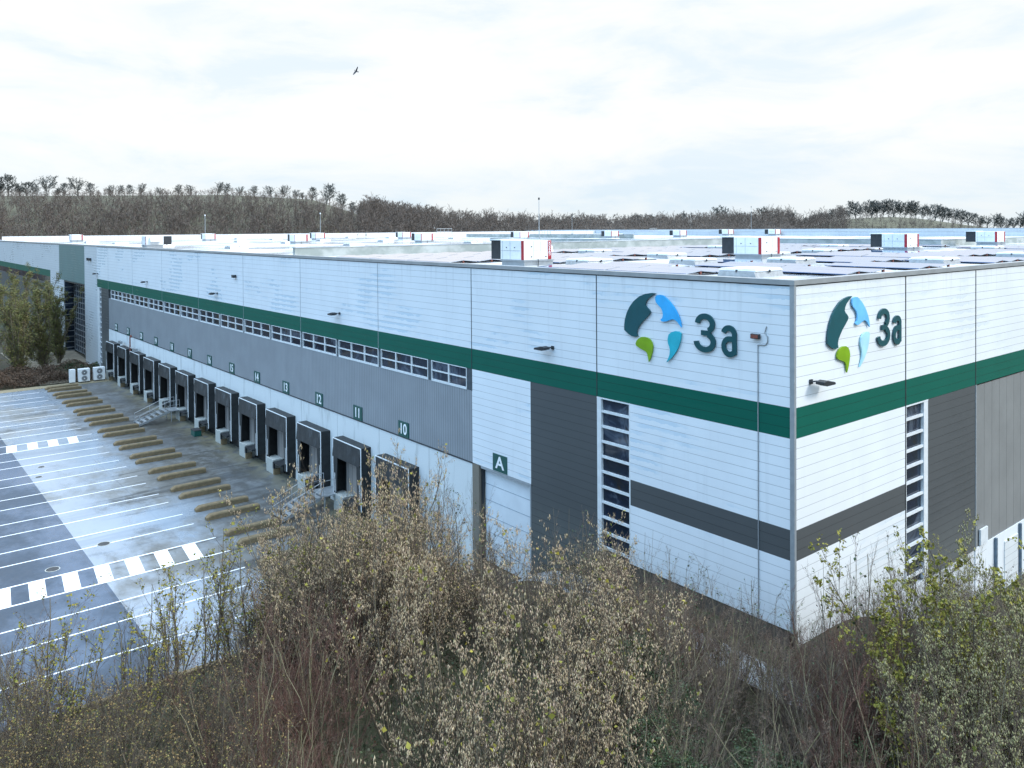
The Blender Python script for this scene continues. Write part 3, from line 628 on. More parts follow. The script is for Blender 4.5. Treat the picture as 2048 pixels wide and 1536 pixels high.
c_ = thing('storage_bin', 'small dark green bin on the yard below dock 16', 'bin', (-66.3, -1.6, YZ)); MB().box((-.6, -.35, 0), (.6, .35, .55)).build('body', m_signgreen, c_, bevel=.04); MB().box((-.63, -.38, .55), (.63, .38, .63)).build('lid', m_dark, c_, bevel=.02)
# ------------------------------------------------------------------ roof things
def rooftop_unit():
    t_ = thing('rooftop_unit', '', 'ventilation unit', (0, 0, H0), 'rooftop ventilation units')
    MB().box((-2.05, 0, 0), (0, 2.2, .38)).box((-2.12, -.06, .38), (.05, 2.26, .46)).build('curb', m_trim, t_)
    MB().box((-2.1, -.05, -.0), (.08, -.01, .14)).box((.01, -.05, 0), (.06, 2.2, .14)).build('flashing', m_roof, t_)
    b = MB().box((-2.15, -.03, .46), (0, 2.05, 1.6)).build('casing', m_unitwhite, t_, bevel=.02)
    mb = MB()
    for x in (-1.95, -1.25): mb.box((x, -.038, .5), (x+.015, -.03, 1.55))
    mb.box((-2.1, -.038, .98), (-.3, -.03, 1.0)); mb.build('panel_seam', m_steel, b); mb = MB(); mb.box((.0, .69, 1.0), (.008, 1.26, 1.012)); mb.box((.0, .7, .5), (.008, .715, 1.55)); mb.box((0, 1.25, .5), (.008, 1.265, 1.55))
    mb.build('panel_seam', m_steel, b)
    mb = MB()
    for x, z in ((-1.6, 1.15), (-.85, 1.15)): mb.box((x, -.06, z), (x+.07, -.03, z+.05))
    for y, z in ((.5, 1.2), (.5, .62), (1.6, .62)): mb.box((0, y, z), (.03, y+.09, z+.05))
    mb.build('latch', m_dark, b)
    MB().box((-3.2, .1, .46), (-2.151, 1.95, 1.58)).build('intake_grille', m_dark, t_); MB().box((-3.28, .0, 1.58), (-2.15, 2.0, 1.64)).build('intake_roof', m_unitwhite, t_)
    MB().box((-.22, -.045, .47), (.012, -.031, 1.57)).build('red_stripe', m_red, t_); MB().box((.005, 1.8, .47), (.018, 2.06, 1.57)).build('red_stripe', m_red, t_)
    MB().prism([(2.05, 1.5), (2.3, 1.45), (2.55, 1.2), (2.6, .9), (2.05, .8)], 'x', -1.7, -.4).build('exhaust_hood', m_unitwhite, t_)
    MB().path([(.06, 1.0, .5), (.1, 1.0, .4), (.07, .98, .05)], .02).build('cable', m_dark, t_)
    return t_
ru = rooftop_unit()
UN = [(-18.1, 1.5, 0, 'white rooftop unit with red stripes nearest to the long roof edge, right of centre'), (-13.5, 17.9, 0, 'white rooftop unit with red stripes standing right above the corner'), (-14.4, 40, 0, 'white rooftop unit with dark grille near the end wall, middle of the right group'), (-17.3, 66.5, 0, 'white rooftop unit with dark grille at the right picture edge'),
 (-104.7, 72.9, 0, 'far rooftop unit with red stripe just left of the tall mast'), (-91.0, 41.4, 0, 'far rooftop unit with open side left of the nearest unit'), (-137, 66, 0, 'tiny far rooftop unit partly behind another, left of centre'), (-142.7, 48.1, 0, 'tiny far rooftop unit next to the left mast'), (-103, 25.7, 0, 'rooftop unit with dark side left of the second mast'),
 (-154, 28.8, 0, 'small far rooftop unit under the thin left mast'), (-96.3, 1.3, -math.pi/2, 'rooftop unit turned round with its dark grille on the right, at the left roof edge'), (-170.5, 7.0, 0, 'leftmost small white rooftop unit above the sage fascia'), (-102.2, 95.7, 0, 'small far rooftop unit right of the tall mast'), (-98.6, 113.6, 0, 'small far rooftop unit over the grey fire wall'), (-109.5, 146, 0, 'tiny rooftop unit far behind the corner unit'), (-96.5, 147, 0, 'tiny dark sided rooftop unit far right of the corner unit')]
for i, (x, y, rz, lb) in enumerate(UN):
    c_ = ru if i == 0 else copy_tree(ru); c_.location = (x, y, H0); c_.rotation_euler[2] = rz; c_['label'] = lb
o = obj('lettering', text_mesh('LENNOX', .2, .004), ru, (.022, 1.93, 1.1)); o.rotation_euler = (R(90), R(-90), R(90))
def skylight():
    t_ = thing('skylight', '', 'skylight', (0, 0, H0), 'skylights on the roof')
    MB().prism([(-1.1, 0), (1.1, 0), (1.0, .26), (-1.0, .26)], 'y', -1.1, 1.1).build('curb', m_steel, t_)
    MB().box((-1.06, -1.06, .26), (1.06, 1.06, .34)).box((-1.0, -1.0, .34), (1.0, 1.0, .39)).build('dome', plain('opal_dome', (.78, .80, .80), .25, 0, .1), t_, bevel=.03)
    MB().box((-.05, -1.1, .2), (.05, -1.06, .33)).build('hinge', m_dark, t_); MB().box((1.06, -.05, .2), (1.1, .05, .33)).build('hinge', m_dark, t_); return t_
SK = [(-4.8, 4.1, 'the roof corner'), (-4.2, 21.7, 'the end wall edge'), (-18.6, 7.2, 'the nearest rooftop unit'), (-14.4, 12.0, 'the corner unit, in front of it'), (-10.4, 16.4, 'the corner unit, on its right'), (-17.5, 25, 'the rows behind the corner unit'), (-22, 18.5, 'the rows left of the corner unit'), (-18.8, 34, 'the second unit from the right, on its left'), (-26.8, 50.5, 'the far fire wall'), (-17.5, 46.5, 'the second unit from the right, behind it'), (-12.4, 51, 'the rightmost unit'), (-4.2, 34.5, 'the end wall edge, farther back'), (-4.2, 47, 'the end wall edge, farthest back'), (-33, 22, 'the middle of the panel field'), (-33, 40, 'the back of the panel field')]
sk = skylight()
for i, (x, y, lb) in enumerate(SK):
    c_ = sk if i == 0 else copy_tree(sk); c_.location = (x, y, H0); c_['label'] = 'low white box skylight near '+lb; c_.scale = (.95, 1.0, 1.0)
fs = 0
for x in (-62, -84, -112, -134, -158, -182):
    for y in (9, 27, 47, 76):
        if any(abs(x-a) < 5 and abs(y-b) < 5 for a, b, _, _ in UN): continue
        c_ = copy_tree(sk); c_.location = (x+random.uniform(-2, 2), y+random.uniform(-2, 2), H0); fs += 1; c_['label'] = 'small far white skylight behind the grey fire wall, %s of the far field' % ordn(fs)
def solar_row(L_=5.16):
    t_ = thing('solar_row', '', 'solar panels', (0, 0, H0), 'solar panel rows on the roof')
    a = R(5.5); w_ = 1.13; hz = .09; rg = hz+w_*math.sin(a); wy = w_*math.cos(a)
    mb = MB()
    for s in (-1, 1): mb.prism([(-s*wy, hz), (0-s*.015, rg), (0-s*.015, rg+.035), (-s*wy, hz+.035)], 'x', -L_, 0)
    mb.build('panel', m_solar, t_)
    mb = MB()
    for x in (-L_+.1, -L_/2, -.1): mb.box((x-.03, -wy, .0), (x+.03, wy, .05)); mb.box((x-.03, -.03, 0), (x+.03, .03, rg-.02))
    mb.box((-L_+.1, -.02, .0), (-.1, .02, .045)); mb.build('rack', m_dark, t_); MB().box((-.1, -.06, .04), (.0, .05, .2)).build('ballast_block', m_orange, t_)
    return t_
so = solar_row(); k = 0; ny_ = {}

for xs_ in (-1.4, -6.7, -12.0, -20.6, -26.0, -31.4, -36.8):
    y = 2.9
    while y < 62:
        bad = any(xs_-5.16-1.3 < sx < xs_+1.3 and abs(sy-y) < 2.35 for sx, sy, _ in SK) or any(xs_-5.2 < ux+.3 and xs_ > ux-3.6 and -1.3 < y-uy < 3.6 for ux, uy, _, _ in UN)
        if not bad and not (xs_ == -1.4 and y < 4.5) and not (random.random() < .04):
            c_ = so if k == 0 else copy_tree(so); c_.location = (xs_, y, H0); k += 1
            ny_[xs_] = ny_.get(xs_, 0)+1; c_['label'] = 'solar row, %s back from long wall, %s column from end wall' % (ordn(ny_[xs_]), ordn(1+(-1.4, -6.7, -12.0, -20.6, -26.0, -31.4, -36.8).index(xs_)))
        y += 2.36
# masts, ladder rail, roof bits
for x, y, zt, r_, lb in ((-80.6, 56.8, 20.4, .07, 'tall thin mast with a dark tip standing on the roof right of centre'), (-195, 74.4, 20.3, .09, 'thin pole with a white tip before the woods, left of centre'), (-215.6, 49.2, 20.0, .09, 'leftmost thin pole with a white tip before the woods'), (-201.6, 177.7, 20.6, .06, 'faint thin pole right of the tall mast'), (-136.4, 194.6, 22.0, .06, 'faint pole behind the corner unit')):
    c_ = thing('mast', lb, 'mast', (x, y, H0)); MB().tube((0, 0, 0), (0, 0, zt-H0), r_, r_*.6).build('pole', m_steel, c_); MB().tube((0, 0, zt-H0), (0, 0, zt-H0+.35), r_*1.9, n=8).build('tip', m_dark if zt > 20.35 else m_letter, c_); MB().box((-.3, -.3, 0), (.3, .3, .12)).build('base_plate', m_dark, c_)
def rail(label, loc, n, w_, h_):
    t_ = thing('guard_rail', label, 'railing', loc); mb = MB()
    for i in range(n+1): mb.tube((0, w_*i/n, 0), (0, w_*i/n, h_), .05, n=6)
    mb.build('post', m_steel, t_); MB().tube((0, 0, h_), (0, w_, h_), .05, n=6).tube((0, 0, h_*.5), (0, w_, h_*.5), .05, n=6).build('rail', m_steel, t_); return t_
rail('small grey railing with steps on the far parapet left of centre', (-170, 97, 14.4), 4, 5, 1.5); rail('small white rail frame on the far roof left of the tall mast', (-150, 118, 14.0), 3, 3, 1.3); rail('white rail frame on the far roof right of the tall mast', (-140, 150.5, 14.6), 3, 3, 1.0); rail('steel guard rail at the roof edge at the far right', (-17, 84, 13.7), 8, 7, 1.1)
for x, y, l_, an, lb in ((-16.5, 3.2, 4.2, .2, 'loose orange strap lying by the nearest rooftop unit'),):
    c_ = MB().box((-.2, 0, .02), (.05, 3.0, .12)).build('cable_tray', m_orange, None, (x, y, H0)); tag(c_, 'short rusty cable tray on the roof edge right of the nearest unit', 'cable tray'); 
mb = MB()
for i in range(16): mb.box((-9.6-.02*i, 27+1.9*i, 13.615), (-9.2, 27.9+1.9*i, 13.72))
c_ = mb.build('pipe_supports', m_dark); tag(c_, 'line of small black pipe supports across the roof behind the corner unit', 'pipe supports')
# bird
c_ = thing('bird', 'dark bird gliding high against the pale sky', 'bird', (-36.2, .65, 27.5))
def bird():
    P = lambda u, v, d=0: tuple(Vector(rt)*u+Vector(up)*v+Vector(-fw)*d)
    s = .038   # metres per photo pixel at its distance
    body = [(-4.2, 3.0), (-3.2, 3.1), (-1.0, 1.2), (1.2, .3), (4.6, -.2), (4.4, -1.8), (2.4, -1.3), (0, -.9), (-1.6, .2), (-3.2, 2.0)]
    w1 = [(-1.0, 1.0), (-.2, 3.6), (2.0, 7.0), (3.2, 8.6), (3.9, 8.4), (3.4, 6.0), (2.1, 3.0), (1.4, .4)]
    w2 = [(-2.2, .6), (-4.0, -1.6), (-5.2, -4.8), (-5.9, -6.8), (-5.0, -7.0), (-3.0, -5.0), (-.6, -2.6), (.4, -.8)]
    for nm, poly, bend in (('body', body, 0), ('wing', w1, .05), ('wing', w2, .05)):
        v = [P(a*s, b*s, .03+bend*abs(b)*.3) for a, b in poly]+[P(a*s, b*s, -.03+bend*abs(b)*.3) for a, b in poly]; n = len(poly)
        MB().add(v, [tuple(range(n)), tuple(range(n, 2*n))[::-1]]+[(i, (i+1) % n, n+(i+1) % n, n+i) for i in range(n)]).build(nm, m_dark, c_)
bird()
# ------------------------------------------------------------------ vegetation
def unit(v): return v/np.maximum(np.linalg.norm(v, axis=-1, keepdims=True), 1e-9)
def grow_level(rs, o, d, L, r, seg, jit, trop, taper=.35):
    """o,d,L,r per branch -> list of segment arrays (p0,p1,r0,r1,dir)"""
    P = [o]; D = unit(d); Rr_ = []
    Ds = []
    for k in range(seg):
        D = unit(D+rs.normal(0, jit, D.shape)+np.array([0, 0, trop])); P.append(P[-1]+D*(L/seg)[:, None]); Ds.append(D)
    rad = [r*(1-(1-taper)*k/seg) for k in range(seg+1)]
    return P, rad, Ds
def children(rs, P, rad, Ds, L, n, lo, hi, ang, lf, rf, up=0.0):
    nb = len(P[0]); seg = len(P)-1
    idx = np.repeat(np.arange(nb), n); t = rs.uniform(lo, hi, len(idx))*seg; k = np.minimum(t.astype(int), seg-1); f = (t-k)[:, None]
    Pa = np.stack(P); Da = np.stack(Ds); Ra = np.stack(rad)
    o = Pa[k, idx]*(1-f)+Pa[k+1, idx]*f; d0 = Da[k, idx]
    rnd = unit(rs.normal(0, 1, d0.shape)); side = unit(rnd-(rnd*d0).sum(1, keepdims=True)*d0)
    a = rs.normal(ang, .16, len(idx))[:, None]; d = d0*np.cos(a)+side*np.sin(a); d[:, 2] += up
    Lc = L[idx]*lf*rs.uniform(.55, 1.15, len(idx))*(1.15-.6*t/seg); rc = np.maximum(Ra[k, idx]*rf, .0025)
    return o, d, Lc, rc
def tubes(levels, n=3):
    V = []; F = []; base = 0
    for P, rad, Ds in levels:
        for k in range(len(P)-1):
            p, q, D = P[k], P[k+1], Ds[k]
            ax = np.where(np.abs(D[:, 2:3]) > .9, np.array([[1., 0, 0]]), np.array([[0, 0, 1.]])); a = unit(np.cross(D, ax)); b = np.cross(D, a)
            ring = []
            for (c, r) in ((p, rad[k]), (q, rad[k+1])):
                for j in range(n):
                    th = 2*math.pi*j/n; ring.append(c+(a*math.cos(th)+b*math.sin(th))*r[:, None])
            v = np.stack(ring, 1); m = len(v); V.append(v.reshape(-1, 3)); i0 = base+np.arange(m)*2*n
            for j in range(n): F.append(np.c_[i0+j, i0+(j+1) % n, i0+n+(j+1) % n, i0+n+j])
            base += m*2*n
    return np.concatenate(V), np.concatenate(F)
def pts_on(rs, lev, n, lo=.1):
    P, rad, Ds = lev; Pa = np.stack(P); nb = Pa.shape[1]; seg = len(P)-1
    i = rs.randint(0, nb, n); t = rs.uniform(lo, 1, n)*seg; k = np.minimum(t.astype(int), seg-1); f = (t-k)[:, None]
    return Pa[k, i]*(1-f)+Pa[k+1, i]*f, np.stack(Ds)[k, i]
def catkins(rs, pts, ln, wd):
    n = len(pts); top = pts; L = ln*rs.uniform(.6, 1.3, n)[:, None]; dr = unit(np.c_[rs.normal(0, .22, (n, 2)), -np.ones(n)])
    mid = top+dr*L*.5; bot = top+dr*L; w_ = wd*rs.uniform(.7, 1.3, n)[:, None]
    v = np.stack([top]+[mid+np.array([math.cos(t_), math.sin(t_), 0])*w_ for t_ in (0, 2.094, 4.189)]+[bot], 1)
    b = np.arange(n)*5; F = []
    for j in range(3): F += [np.c_[b, b+1+j, b+1+(j+1) % 3], np.c_[b+4, b+1+(j+1) % 3, b+1+j]]
    return v.reshape(-1, 3), np.concatenate(F)
def leaves(rs, pts, size, flat=.5):
    n = len(pts); a = unit(rs.normal(0, 1, (n, 3))*np.array([1, 1, flat])); b = unit(np.cross(a, rs.normal(0, 1, (n, 3)))); s = size*rs.uniform(.6, 1.35, n)[:, None]
    up_ = np.cross(a, b)*s*.18; c = pts+a*s*.55
    v = np.stack([pts, c-b*s*.42+up_, pts+a*s*1.1, c+b*s*.42+up_], 1); i = np.arange(n)*4
    return v.reshape(-1, 3), np.c_[i, i+1, i+2, i+3]
def shrub(seed, kind, H=6.0):
    """returns {part: (V,F,mat)} of a multi stemmed shrub of height about H"""
    rs = np.random.RandomState(seed)
    C = dict(H=dict(st=11, spread=.38, L=H, jit=.11, tr=.05, n1=8, n2=7, n3=4, r=.042, a=.6, lf=(.44, .42, .48), bark=m_bark, tw=m_twig),
             B=dict(st=10, spread=.36, L=H, jit=.12, tr=.06, n1=9, n2=7, n3=4, r=.034, a=.5, lf=(.42, .42, .5), bark=m_barkpale, tw=m_twiggrey),
             R=dict(st=14, spread=.38, L=H, jit=.12, tr=.06, n1=9, n2=8, n3=4, r=.027, a=.45, lf=(.42, .42, .5), bark=m_barkpale, tw=m_twigred),
             O=dict(st=14, spread=.40, L=H, jit=.1, tr=.05, n1=9, n2=8, n3=4, r=.03, a=.55, lf=(.42, .42, .5), bark=m_bark, tw=m_twig),
             I=dict(st=8, spread=.34, L=H, jit=.13, tr=.05, n1=7, n2=6, n3=3, r=.035, a=.6, lf=(.45, .42, .5), bark=m_barkpale, tw=m_twiggrey),
             S=dict(st=12, spread=.34, L=H, jit=.1, tr=.05, n1=9, n2=8, n3=5, r=.035, a=.55, lf=(.42, .42, .5), bark=m_bark, tw=m_twiggrey),
             T=dict(st=6, spread=.16, L=H, jit=.07, tr=.08, n1=9, n2=6, n3=3, r=.03, a=.40, lf=(.30, .42, .5), bark=m_bark, tw=m_twiggrey),
             L=dict(st=4, spread=.20, L=H, jit=.09, tr=.06, n1=10, n2=7, n3=4, r=.05, a=.55, lf=(.34, .42, .5), bark=m_bark, tw=m_twig),
             Y=dict(st=4, spread=.20, L=H, jit=.09, tr=.05, n1=12, n2=7, n3=4, r=.05, a=.6, lf=(.36, .42, .5), bark=m_bark, tw=m_twig))[kind]
    n = C['st']; th = rs.uniform(0, 2*math.pi, n); rr = rs.uniform(0, .35, n)
    o = np.c_[np.cos(th)*rr, np.sin(th)*rr, np.full(n, -.25)]; sp = rs.uniform(.25, 1, n)*C['spread']
    d = np.c_[np.cos(th)*sp, np.sin(th)*sp, np.ones(n)]; L0 = C['L']*rs.uniform(.6, 1.02, n)+.25
    l0 = grow_level(rs, o, d, L0, np.full(n, C['r'])*rs.uniform(.6, 1.2, n), 7, C['jit'], C['tr'], .25)
    o1, d1, L1, r1 = children(rs, *l0, L0, C['n1'], .14, .98, C['a'], C['lf'][0], .5); l1 = grow_level(rs, o1, d1, L1, r1, 5, C['jit']*1.2, .07, .4)
    o2, d2, L2, r2 = children(rs, *l1, L1, C['n2'], .15, 1, C['a'], C['lf'][1], .62); l2 = grow_level(rs, o2, d2, L2, r2, 3, .12, .06, .5)
    o3, d3, L3, r3 = children(rs, *l2, L2, C['n3'], .15, 1, C['a'], C['lf'][2], .7); l3 = grow_level(rs, o3, d3, L3, r3, 2, .12, .04, .6)
    out = {'stems': tubes([l0], 5)+(C['bark'],), 'twigs': tuple(tubes([l1, l2, l3], 3))+(C['tw'],)}
    if kind == 'H':
        p, _ = pts_on(rs, l3, 2600); p2, _ = pts_on(rs, l2, 900); p = np.r_[p, p2]; p = p[p[:, 2] > H*.22]; out['catkins'] = catkins(rs, p, .115, .0135)+(m_catkin,)
        p, _ = pts_on(rs, l2, 70); out['leaves'] = leaves(rs, p, .12)+(m_leafy,)
    if kind == 'S': p, _ = pts_on(rs, l3, 6500); out['seed_heads'] = catkins(rs, p, .07, .017)+(m_seed,); p, _ = pts_on(rs, l2, 200); out['leaves'] = leaves(rs, p, .08)+(m_leafy,)
    if kind == 'O': p, _ = pts_on(rs, l3, 2200); out['leaves'] = leaves(rs, p, .045)+(m_leafo,)
    if kind == 'R': p, _ = pts_on(rs, l3, 260); out['leaves'] = leaves(rs, p, .045)+(m_brownleaf,)
    if kind == 'B': p, _ = pts_on(rs, l3, 900); out['leaves'] = leaves(rs, p, .04)+(m_brownleaf,)
    if kind == 'T': p, _ = pts_on(rs, l3, 90, .7); out['leaves'] = leaves(rs, p, .08)+(m_ivy,)
    if kind == 'L': p, _ = pts_on(rs, l3, 650, .3); out['leaves'] = leaves(rs, p, .08)+(m_leafy,)
    if kind == 'Y': p, _ = pts_on(rs, l3, 4600, .2); out['leaves'] = leaves(rs, p, .07)+(m_leafy,)
    if kind == 'I':
        nl = 8000; u = rs.normal(0, 1, (nl, 3)); u = unit(u)*rs.uniform(.55, 1, (nl, 1))**.6; p = u*np.array([1.5, 1.5, H*.42])+np.array([0, 0, H*.32])
        p += .35*np.sin(p[:, [1, 2, 0]]*3.1); out['ivy_leaves'] = leaves(rs, p, .06)+(m_ivy,)
    return out
PROTO = {}
for kd, seeds in (('H', (11, 12, 13)), ('B', (21, 22)), ('R', (31, 32)), ('O', (41, 42)), ('I', (51,)), ('S', (61,)), ('T', (71, 72, 73)), ('L', (81, 82)), ('Y', (91, 92))):
    PROTO[kd] = []
    for s in seeds:
        ms = []
        for pn, (V, F, mt) in shrub(s, kd).items():
            o = npmesh(pn, V, F, mt); ms.append((pn, o.data)); bpy.data.objects.remove(o)
        PROTO[kd].append(ms)
NAMES = dict(H=('hazel_shrub', 'shrub'), B=('bare_shrub', 'shrub'), R=('red_twig_shrub', 'shrub'), O=('ochre_leaf_shrub', 'shrub'), I=('ivy_shrub', 'shrub'), S=('seeding_shrub', 'shrub'), T=('thin_sapling', 'tree'), L=('young_tree', 'tree'), Y=('leafy_tree', 'tree'))
DESC = dict(H='hazel hung with tan catkins', B='leafless grey brown shrub', R='leafless shrub with dark red twigs', O='brown shrub with small ochre leaves', I='pale stemmed shrub in dark ivy', S='shrub with olive seed heads', T='thin leafless sapling', L='slim tree with few yellowish leaves', Y='tree with yellow green leaves')
def zone(x, y):
    dx, dy = x-17.69, y+28.37; depth = -dx*.777+dy*.629; px = 1024+1631*(dx*.629+dy*.777)/depth
    where = 'before the parking' if px < 480 else 'before the near docks' if px < 800 else 'before the roller door' if px < 1080 else 'before left tall window' if px < 1330 else 'before the warehouse corner' if px < 1640 else 'before right tall window' if px < 1900 else 'at the right picture edge'
    far = 'nearest row' if depth < 17 else 'mid thicket' if depth < 25 else 'back of thicket'
    return where, far
PLACE = "-12.8,-25.9,4.9,B;-6.5,-25.5,5.3,O;-4.4,-26.5,5.1,O;-16.4,-24,4.7,B;-14.4,-24.5,3.8,B;-11,-24.3,4.3,B;-7,-24.7,4.6,O;-5.2,-23.6,5.5,O;-2.7,-23.8,4.6,O;-1.1,-23.3,4.6,O;-17.8,-22.8,3.6,B;-12.9,-21.3,2.1,B;-10.7,-21.6,2.1,B;-7.3,-22.4,4.1,O;-4.2,-21.4,4.8,O;-2.5,-22.3,4.8,O;-1.5,-21.9,5.1,O;0.8,-21.3,4.8,B;-17.4,-19.6,5.2,T;-7.3,-20,3.7,O;-4.4,-20,4.5,B;-3.3,-20.2,6,R;-0.7,-20.3,5.2,R;1.2,-20.8,5.9,R;-19.7,-17.8,6.1,T;-9.4,-18.5,6,T;-7.6,-17.2,5.2,B;-5.4,-18.4,5.3,R;-3.8,-17.7,5.6,R;2.9,-17.2,6.8,H;-14.2,-16.5,2.7,H;-12.3,-15.7,4.7,H;-11.6,-16.3,4.1,H;-9.5,-16.4,3.5,R;-7.3,-15.9,4.9,B;-4.7,-15.2,6.6,H;-0.9,-15.8,6.7,H;1.8,-16.5,5.5,H;2.5,-15.3,6.5,H;-19.2,-13.4,4.6,H;-17.2,-13.9,5.6,H;-14.2,-14.5,5.6,H;-13.6,-14.3,5.3,H;-10.9,-13.3,4.9,H;-8.5,-14.5,4.6,R;-7.8,-13.7,5.8,H;2.2,-13.7,5.8,H;5.2,-14.6,4.2,I;-19,-11.5,5.6,H;-17.5,-12.5,6.3,H;-14.5,-11.9,4.8,H;-12.7,-12.7,5.6,H;-11.5,-11.8,4.6,H;-9.4,-11.8,5,H;-7.7,-12.6,5.5,H;-3.5,-11.7,5.7,H;0.5,-11.7,5.6,H;3.6,-11.3,4.9,B;4.7,-12.5,4.5,I;7.3,-12.7,6.1,B;-18.8,-9.6,5.3,H;-17.6,-10.2,5.3,H;-15.1,-9.2,6,H;-12.9,-9.3,4.2,B;-10.8,-9.7,4,H;-8.3,-9.4,3.2,H;-7.4,-9.4,3.8,B;-1,-10.7,6,H;0.5,-9.3,5,I;2.6,-10.1,5.2,B;5.5,-10.6,4.4,I;6.5,-9.7,5.5,B;8.7,-10.2,5.1,R;-19.8,-8.3,5.6,H;-16.6,-7.6,5.1,H;-14.4,-8.2,3.6,H;-12.4,-7.2,2.3,H;-10.7,-7.4,1.5,B;-9.3,-8.3,2.5,B;-6.7,-8.4,3,B;-5.2,-8.1,4.5,B;-2.4,-8.8,5.4,H;-0.6,-8.4,5.3,B;1.3,-7.9,4.3,B;3.5,-7.2,4.2,B;5,-7.6,4.5,B;6.6,-7.8,5.8,R;9.6,-8.1,6,B;10.3,-7.5,5.5,S;-19.4,-5.5,5.6,B;-17.8,-6.5,5.8,H;-15,-6.2,2.6,B;-12.3,-6.3,2,H;-9.2,-6.5,2.2,B;-7.7,-5.4,2.2,H;-4.6,-5.5,3.2,H;-2.3,-6.6,4.1,B;-0.4,-6,3.4,R;0.6,-5.8,3.4,B;3.1,-5.4,3,R;4.4,-6,3.6,B;7.3,-6.2,5.5,B;9.2,-6.5,6.1,S;10.7,-6.7,6.3,S;-19.4,-4.6,3.8,B;-16.8,-3.6,1.7,H;-15,-4.4,1.5,H;-9.2,-3.2,2.3,H;-7.1,-4.4,3.1,B;-5.1,-3.2,1.9,B;-3.1,-4.4,2.9,B;-1.8,-4.2,2.5,R;0.3,-4.4,2.7,B;3.3,-4.1,3,R;5.3,-4.7,4.4,R;7.1,-3.6,5.9,B;8.7,-3.6,5.5,S;-4.5,-2.7,1.4,B;1.5,-1.9,1.5,B;3.4,-1.7,3.3,R;4.7,-2.4,3.9,R;6.5,-1.4,5.5,B;8.4,-2,5.1,B;3.2,0.2,2.5,R;4.9,0.2,4.2,B;6.8,0.6,4.3,S;3.5,2.2,2.3,B;4.6,2.8,3.9,B;6.4,1.2,4,S;4.6,4.3,4.1,S;7.8,4.3,3.8,S;5.3,6.5,2.4,S;6.8,5.4,2.6,S;4.6,8.7,3.3,S;4.6,9.6,3.2,S;3.5,11.8,2.5,S;4.6,11.6,3.3,S;4.6,-14.6,5.9,H;4.4,-12.8,4.6,I;1.5,-11,6,H;3.4,-11.8,4.7,I;8.9,-10.9,6.6,R;-1,-8.4,4.6,H;0.5,-8.9,4.1,I;2.2,-9.7,4.3,I;7.1,-8.5,4.3,I;-1.4,-7.7,4.8,R;0.4,-7.8,4.9,B;2.2,-7.4,3.9,B;6.3,-6.7,5.7,R;9.3,-7.2,5,B;11.4,-7.4,5.4,S;-5.1,-4.4,2.4,B;-1.4,-5,2.8,B;1,-5.6,3.3,B;5.4,-4.6,4.7,B;9.1,-4.7,6.7,S;-3.3,-3.6,2.7,B;-1.3,-3.8,2.5,B;0.7,-2.5,1.7,B;3.7,-3.8,3.5,R;5.5,-3.8,5.2,B;6.8,-2.6,6.2,B;8.7,-3.7,5.4,S;3.8,-1.2,3.5,R;5.4,-0.4,5,B;6.6,-0.4,5.1,S;4.7,1,4.4,B;4.9,3,4.2,B;7.1,2.4,4.2,S;8.5,2.6,3.8,B;5.5,4.8,3.6,B;7.6,5.1,3.2,S;5.4,6.6,3.1,S;7.3,6.5,3.3,S;5.7,8.5,3.6,B;6.5,8.6,3.5,S;5,11.7,3.6,S;2.9,13.3,2.3,S;5.4,13.2,3.8,S;3.3,15.4,1.9,S;-10.2,-20.3,6.1,L;-10.8,-19.1,6.1,L;-11.4,-17.7,5.8,L;-8.6,-22.1,5.6,L;-8.9,-23.7,5.3,L;-10.1,-24.6,5.5,L;-10.9,-16.3,5.6,L;-12.5,-8.7,6.7,T;-11.1,-8.5,6.3,T;-9,-8.9,6.5,T;-11,-6.6,4.6,T;-4.4,-8.1,6.2,T;-4.5,-6.7,6,T;-3.2,-6.8,6,T;-3,-5.3,5.1,T;-1.4,-5.2,5,T;-0.5,-4.5,4.8,T;1,-4.6,4.2,T;2.3,-5,5.1,T;2.1,-2.7,3.9,T;3.8,-4.1,5.8,T;-9.1,-7.4,4.5,T;-12.4,-12.6,6.8,T;-11.9,-11.6,6.8,T;-10.2,-14.8,6.8,H;-8.7,-14.2,7,H;-9.7,-16.1,6.4,H;-10.7,-11.5,7,H;-8.7,-12.1,7,H;5.7,-5.3,7.8,T;5.9,-4.1,7.4,T;5.8,-6.4,7.2,T;7.1,-3.5,7.8,Y;8.4,-5.2,8.3,Y;8.3,-7.4,7.7,Y;9,-6,8,Y;9.3,-5.9,7.9,S;10.1,-6.6,8.3,S;10.1,-8.8,8.2,S"
cnt = {}; ents = []
rs = random.Random(5)
for e in PLACE.split(';'):
    x, y, h, kd = e.split(','); ents.append((float(x), float(y), float(h), kd))
keys = {}
for e in ents: keys.setdefault((e[3],)+zone(e[0], e[1]), []).append(e)
for (kd, wz, fz), lst in keys.items():
    lst.sort(key=lambda e: (e[0]-17.69)*.629+(e[1]+28.37)*.777)
    for i, (x, y, h, _) in enumerate(lst):
        g = float(gh(x, y)); var = PROTO[kd][cnt.get(kd, 0) % len(PROTO[kd])]; cnt[kd] = cnt.get(kd, 0)+1
        s = h/6.0; q = (.8+.2*s if s > 1 else s)
        r_ = thing(NAMES[kd][0], DESC[kd]+' '+('' if len(lst) == 1 else ordn(i+1)+' from left, ')+fz+' '+wz, NAMES[kd][1], (x, y, g), 'foreground '+NAMES[kd][0].replace('_', ' ')+'s', rs.uniform(0, 6.28))
        r_.scale = ((s*.35+.65)*.92, (s*.35+.65)*.92, s)
        for pn, me in var: obj(pn, me, r_)
